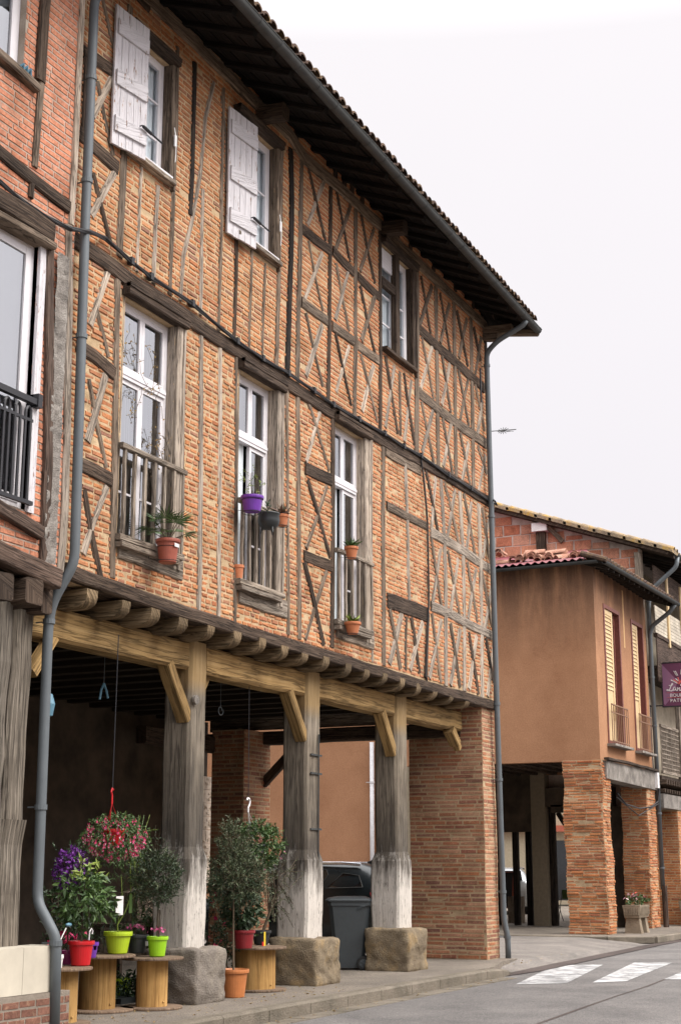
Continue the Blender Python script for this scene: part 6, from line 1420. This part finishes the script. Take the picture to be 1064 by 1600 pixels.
# dry creeper round the nearest tall window
t = thing('dry_creeper', (14, -.03, 5.3), 'dry brown creeper straggling over the nearest tall window and its balustrade', 'creeper'); mb = MB(); L = MB()
for i in range(26):
    px, py = rnd.choice([(255, 700), (262, 640), (205, 650), (235, 600), (275, 780), (200, 560), (262, 830), (240, 720)]); q = at(px+rnd.uniform(-12, 12), py+rnd.uniform(-25, 25), rnd.uniform(-.05, .06)); P = [q]
    for k in range(6): P.append(P[-1]+Vector((rnd.uniform(-.1, .1), rnd.uniform(-.012, .012), rnd.uniform(-.03, .14))))
    mb.tube(P, .003, 3, caps=False)
    for k in range(7): a = rnd.choice(P); leaf(L, a+rv()*.02, rv(), .035, .022)
mb.build('stem', BARK, t); L.build('dry_leaves', LFDRY, t)

# carved cream plaques at the end of the arcade's rear wall
cx = at(320, 1300, 5.56).x; t = thing('carved_panel', (cx, 5.56, 1.2), 'stack of pale carved plaques on the arcade rear wall beside the nearest post', 'wall panel')
for k in range(8):
    mb = MB(); z = 1.22+k*.245; w_ = .44 if k in (7, 0) else .32
    mb.box(cx-.12, cx-.12+w_, 5.54, 5.575, z, z+.238); 
    for i in range(16): a = rnd.uniform(0, 3.1); q = Vector((cx-.12+rnd.uniform(.02, w_-.02), 5.535, z+rnd.uniform(.03, .21))); d = Vector((math.cos(a), 0, math.sin(a)))*.022; mb.tube([q-d, q+d], .005, 4)
    mb.build('plaque', plain('carved_plaster', (.62, .52, .42), .8) if k == 0 else MATS['carved_plaster'], t)

# wheelie bin --------------------------------------------------------------------
A_ = Vector((.43, -.90, 0)).normalized(); B2 = Vector((.90, .43, 0)).normalized()
bc = az(546, 1516, 0)+B2*.27; t = thing('wheelie_bin', bc, 'dark grey wheeled rubbish bin between the middle and far posts', 'bin')
def bp(a, b, z): return bc+A_*a+B2*b+Vector((0, 0, z))
def rr_(hx0, hx1, hy, z, ch):
    return [bp(hx0+ch, -hy, z), bp(hx1-ch, -hy, z), bp(hx1, -hy+ch, z), bp(hx1, hy-ch, z), bp(hx1-ch, hy, z), bp(hx0+ch, hy, z), bp(hx0, hy-ch, z), bp(hx0, -hy+ch, z)]
rings = [rr_(-.245, .20, .215, .03, .04), rr_(-.25, .22, .22, .12, .05), rr_(-.25, .25, .225, .28, .06), rr_(-.315, .315, .27, .93, .06), rr_(-.325, .33, .285, .94, .05), rr_(-.33, .335, .285, .995, .05)]
def loft(mb, rings):
    n = len(rings[0]); vs = [v for r in rings for v in r]; fs = [(i*n+k, i*n+(k+1) % n, (i+1)*n+(k+1) % n, (i+1)*n+k) for i in range(len(rings)-1) for k in range(n)]
    fs += [tuple(range(n))[::-1], tuple((len(rings)-1)*n+k for k in range(n))]; mb.add(vs, fs)
mb = MB(); loft(mb, rings)
mb.hexa([bp(.10, -.262, .86), bp(.22, -.262, .93), bp(.22, -.30, .93), bp(.10, -.27, .86), bp(.12, -.262, .95), bp(.30, -.262, .95), bp(.30, -.30, .95), bp(.12, -.27, .95)], 0); mb.build('body', BINM, t)
mb = MB(); loft(mb, [rr_(-.36, .34, .30, 1.0, .05), rr_(-.37, .34, .305, 1.02, .05), rr_(-.34, .33, .29, 1.045, .06), rr_(-.20, .25, .18, 1.075, .08)]); mb.build('lid', BINM, t)
mb = MB(); mb.tube([bp(.30, -.2, 1.0), bp(.42, -.2, 1.01), bp(.42, .2, 1.01), bp(.30, .2, 1.0)], .018, 8); mb.build('handle', BINM, t)
for s_ in (-1, 1):
    c = bp(.21, s_*.265, .10); mb = MB(); mb.tube([c-B2*.025, c-B2*.018, c+B2*.018, c+B2*.025], [.088, .10, .10, .088], 24); w_ = mb.build('wheel', RUB, t); mb = MB()
    for k in range(5): a = k*1.2566; d = A_*math.cos(a)+Vector((0, 0, math.sin(a))); mb.tube([c-B2*.03*1, c-B2*.03+d*.06], .009, 5)
    mb.tube([c-B2*.032, c+B2*.032], .02, 10); mb.tube([c-B2*.027, c-B2*.026], .062, 18); mb.build('hub', BINM, w_)

# cars ---------------------------------------------------------------------------
def car(loc, yaw, label, paint, H=1.6):
    """x forward from the rear bumper, built at the origin then turned"""
    t = thing('parked_car', (0, 0, 0), label, 'car'); L = 4.5; k = H/1.6
    st = [ # x, zbottom, zbelt, zroof, halfw belt, halfw roof
        (0.00, .42, .80, .82, .66, .60), (.06, .34, 1.02, 1.06, .80, .60), (.16, .30, 1.10, 1.22, .86, .62), (.45, .26, 1.12, 1.50, .88, .64), (.70, .22, 1.11, 1.57, .89, .66), (1.4, .20, 1.08, 1.60, .90, .68), (2.1, .20, 1.05, 1.59, .90, .68), (2.7, .20, 1.02, 1.50, .90, .66), (3.1, .20, 1.0, 1.25, .89, .64), (3.4, .22, .98, 1.03, .87, .70), (3.9, .24, .90, .93, .85, .70), (4.3, .30, .76, .80, .78, .66), (4.5, .40, .60, .62, .64, .55)]
    mb = MB(); R_ = []
    for x, zb, zl, zr, wb, wr in st:
        R_.append([Vector(q) for q in [(x, wb*.9, zb*k), (x, wb, (zb+.12)*k), (x, wb*1.015, (zb+zl)/2*k), (x, wb*.985, zl*k), (x, wr+(wb-wr)*.2, (zl+(zr-zl)*.8)*k), (x, wr*.85, zr*k), (x, 0, (zr+.015)*k), (x, -wr*.85, zr*k), (x, -wr-(wb-wr)*.2, (zl+(zr-zl)*.8)*k), (x, -wb*.985, zl*k), (x, -wb*1.015, (zb+zl)/2*k), (x, -wb, (zb+.12)*k), (x, -wb*.9, zb*k)]])
    loft(mb, R_); body = mb.build('body', paint, t, smooth=True)
    me = body.data
    for p_ in me.polygons:
        if len(p_.vertices) > 6: p_.use_smooth = False
    def side(x, f, s_): # point on the side glass: f 0 belt..1 roof edge
        for (a, b) in zip(st, st[1:]):
            if a[0] <= x <= b[0]:
                u = (x-a[0])/(b[0]-a[0]); q = [a[i]+(b[i]-a[i])*u for i in range(6)]; zl, zr, wb, wr = q[2], q[3], q[4], q[5]
                y0, y1 = wb*.985, wr+(wb-wr)*.2; return Vector((x, s_*(y0+(y1-y0)*f+.006), (zl+(zr-zl)*.8*f)*k))
    for s_ in (-1, 1):
        for poly in ([(.50, .12), (1.25, .12), (1.05, .55), (.95, .80), (.62, .72)], [(1.40, .12), (2.15, .12), (2.12, .93), (1.30, .93), (1.25, .72)], [(2.22, .12), (3.05, .12), (2.85, .5), (2.55, .93), (2.19, .93)]):
            mb = MB(); P = [side(x, f, s_) for x, f in poly]; mb.add(P, [tuple(range(len(P)))]); mb.build('side_window', CARGL, t)
            mb = MB(); mb.tube([p+Vector((0, s_*.004, 0)) for p in P+[P[0]]], .007, 4, caps=False); mb.build('window_trim', ZINCD, t)
        mb = MB(); P = [side(x, 1.0, s_)+Vector((0, -s_*.03, .10)) for x in (.62, 1.0, 1.8, 2.5)]; mb.tube(P, .030, 8); mb.build('roof_rail', CHROME, t)
        for x in (.85, 3.55):
            mb = MB(); c = Vector((x, s_*.80, .33)); mb.tube([c-Vector((0, .10, 0)), c-Vector((0, .08, 0)), c+Vector((0, .08, 0)), c+Vector((0, .10, 0))], [.30, .33, .33, .30], 28); w_ = mb.build('wheel', RUB, t)
            mb = MB(); c2 = c+Vector((0, s_*.102, 0)); mb.tube([c2, c2+Vector((0, s_*.006, 0))], .21, 20); mb.build('rim', CHROME, w_)
        mb = MB(); mb.hexa([(.03, s_*.62, .86*k), (.30, s_*.875, .86*k), (.30, s_*.80, .88*k), (.10, s_*.60, .88*k), (.10, s_*.62, 1.06*k), (.34, s_*.875, 1.06*k), (.34, s_*.80, 1.07*k), (.16, s_*.60, 1.07*k)]); mb.build('tail_light', REDP, t)
        mb = MB(); mb.hexa([(4.25, s_*.80, .66), (4.46, s_*.60, .62), (4.40, s_*.58, .62), (4.2, s_*.75, .66), (4.2, s_*.81, .76), (4.40, s_*.62, .72), (4.35, s_*.58, .72), (4.15, s_*.75, .76)]); mb.build('headlight', WHT, t)
        mb = MB(); mb.lathe((3.0, s_*1.0, 1.05*k), [(0, -.07), (.09, -.05), (.10, 0), (.09, .05), (0, .07)], 12, .7, 1); mb.build('wing_mirror', paint, t)
    mb = MB(); mb.add([(.13, .58, 1.16*k), (.13, -.58, 1.16*k), (.42, -.56, 1.49*k), (.42, .56, 1.49*k)], [(0, 1, 2, 3)]); mb.v = [(a-.03, b, c+.01) for a, b, c in mb.v]; mb.build('rear_window', CARGL, t)
    mb = MB(); mb.add([(3.40, .70, 1.05*k), (3.40, -.70, 1.05*k), (2.78, -.62, 1.50*k), (2.78, .62, 1.50*k)], [(0, 1, 2, 3)]); mb.v = [(a+.02, b, c+.02) for a, b, c in mb.v]; mb.build('windscreen', CARGL, t)
    mb = MB(); mb.tube([(.7, 0, 1.60*k), (.45, 0, 1.84*k)], .005, 5); mb.tube([(.78, 0, 1.59*k), (.68, 0, 1.62*k)], .03, 8); mb.build('aerial', RUB, t)
    mb = MB(); mb.box(-.012, .0, -.26, .26, .55, .66); mb.build('number_plate', WHT, t)
    t.location = loc; t.rotation_euler = (0, 0, yaw); return t
car((26.45, 2.42, -.02), R(90), 'dark estate car with silver roof rails parked across the side street, behind the bin', CARP, 1.62)
car((47.5, 7.9, 0), R(24), 'silver car glimpsed through the far arcade of the rendered house', CARS, 1.5)
# things under the far arcade
q = Vector((41.2, 5.65, 0)); t = thing('sandwich_board', q, 'dark chalkboard in an orange-red wooden frame leaning in the far arcade', 'sandwich board')
for s_ in (-1, 1):
    mb = MB()
    def sb(u, z): return Vector((41.2+s_*(.35-.30*z/1.4), 5.65+u, z))
    mb.bar(sb(-.28, 0), sb(-.28, 1.4), .05, .03); mb.bar(sb(.28, 0), sb(.28, 1.4), .05, .03); mb.bar(sb(-.28, .4), sb(.28, .4), .05, .03); mb.bar(sb(-.28, 1.38), sb(.28, 1.38), .05, .03); mb.build('frame', plain('orange_red_wood', (.30, .07, .03), .6) if s_ < 0 else MATS['orange_red_wood'], t)
    mb = MB(); mb.hexa([sb(-.26, .42), sb(.26, .42), sb(.26, .42)+Vector((.01, 0, 0)), sb(-.26, .42)+Vector((.01, 0, 0)), sb(-.26, 1.36), sb(.26, 1.36), sb(.26, 1.36)+Vector((.01, 0, 0)), sb(-.26, 1.36)+Vector((.01, 0, 0))]); mb.build('board', RUB, t)
c = Vector((42.5, 4.25, 0)); t = thing('folding_chair', c, 'green folding chair with black legs under the far arcade', 'chair'); mb = MB(); mb.box(c.x-.2, c.x+.2, c.y-.2, c.y+.2, .44, .465); mb.build('seat', LFD, t)
mb = MB(); mb.box(c.x+.18, c.x+.2, c.y-.2, c.y+.2, .62, .88); mb.build('backrest', LF, t)
for s_ in (-.2, .2):
    mb = MB(); mb.tube([c+Vector((-.22, s_, 0)), c+Vector((.19, s_, .88))], .012, 6); mb.build('leg', IRON, t); mb = MB(); mb.tube([c+Vector((.22, s_, 0)), c+Vector((-.19, s_, .46))], .012, 6); mb.build('leg', IRON, t)
c = Vector((40.6, 5.2, 0)); t = thing('wooden_box', c, 'upright grey plank box standing by the posts of the far arcade', 'box'); mb = MB()
for k in range(4): mb.box(c.x-.01, c.x+.01, c.y-.2+k*.1, c.y-.11+k*.1, 0, .72); mb.box(c.x+.3, c.x+.32, c.y-.2+k*.1, c.y-.11+k*.1, 0, .72)
mb.box(c.x+.011, c.x+.299, c.y-.2, c.y-.18, 0, .7); mb.box(c.x+.011, c.x+.299, c.y+.17, c.y+.19, 0, .7); mb.build('planks', W_GREYP, t)
# concrete flower troughs
def trough(x, y, label, reds):
    t = thing('flower_trough', (x, y, 0), label, 'planter', 'concrete flower troughs on the far pavement'); lx, ly = .92, .42
    for s_ in (-.28, .28):
        mb = MB(); mb.hexa([(x+s_-.11, y-.20, 0), (x+s_+.11, y-.20, 0), (x+s_+.11, y+.20, 0), (x+s_-.11, y+.20, 0), (x+s_-.09, y-.15, .36), (x+s_+.09, y-.15, .36), (x+s_+.09, y+.15, .36), (x+s_-.09, y+.15, .36)]); mb.build('foot', TROUGH, t)
    mb = MB(); mb.hexa([(x-lx/2+.03, y-ly/2+.03, .36), (x+lx/2-.03, y-ly/2+.03, .36), (x+lx/2-.03, y+ly/2-.03, .36), (x-lx/2+.03, y+ly/2-.03, .36), (x-lx/2, y-ly/2, .64), (x+lx/2, y-ly/2, .64), (x+lx/2, y+ly/2, .64), (x-lx/2, y+ly/2, .64)])
    for k in range(9): mb.box(x-lx/2-.012, x-lx/2+.01, y-.17+k*.04, y-.15+k*.04, .42, .60)
    for k in range(16): mb.box(x-.38+k*.05, x-.36+k*.05, y-ly/2-.01, y-ly/2+.02, .42, .60)
    mb.build('basin', TROUGH, t)
    mb = MB(); crown(mb, (x, y, .72), (.42, .2, .12), 420, .07, .04, up=.4); mb.build('foliage', LF, t)
    for m2, n_, ox in reds: mb = MB(); blossoms(mb, (x+ox, y+(-.0), .78), (.2, .18, .13), n_, .045, .5, 0); mb.build('flowers', m2, t)
trough(35.75, .46, 'concrete flower trough with white, pink and red flowers by the second brick pier', [(FW, 14, -.28), (FRED, 14, .1), (FR_, 16, .3)])
trough(40.75, .30, 'concrete flower trough with red flowers beyond the downpipe', [(FRED, 30, 0)])
# lone flower head on the far pavement
mb = MB(); q = az(1060, 1440, .02); blossoms(mb, q, (.04, .04, .02), 5, .04); tag(mb.build('fallen_flower', FRED), 'single red flower head lying on the far pavement', 'flower')
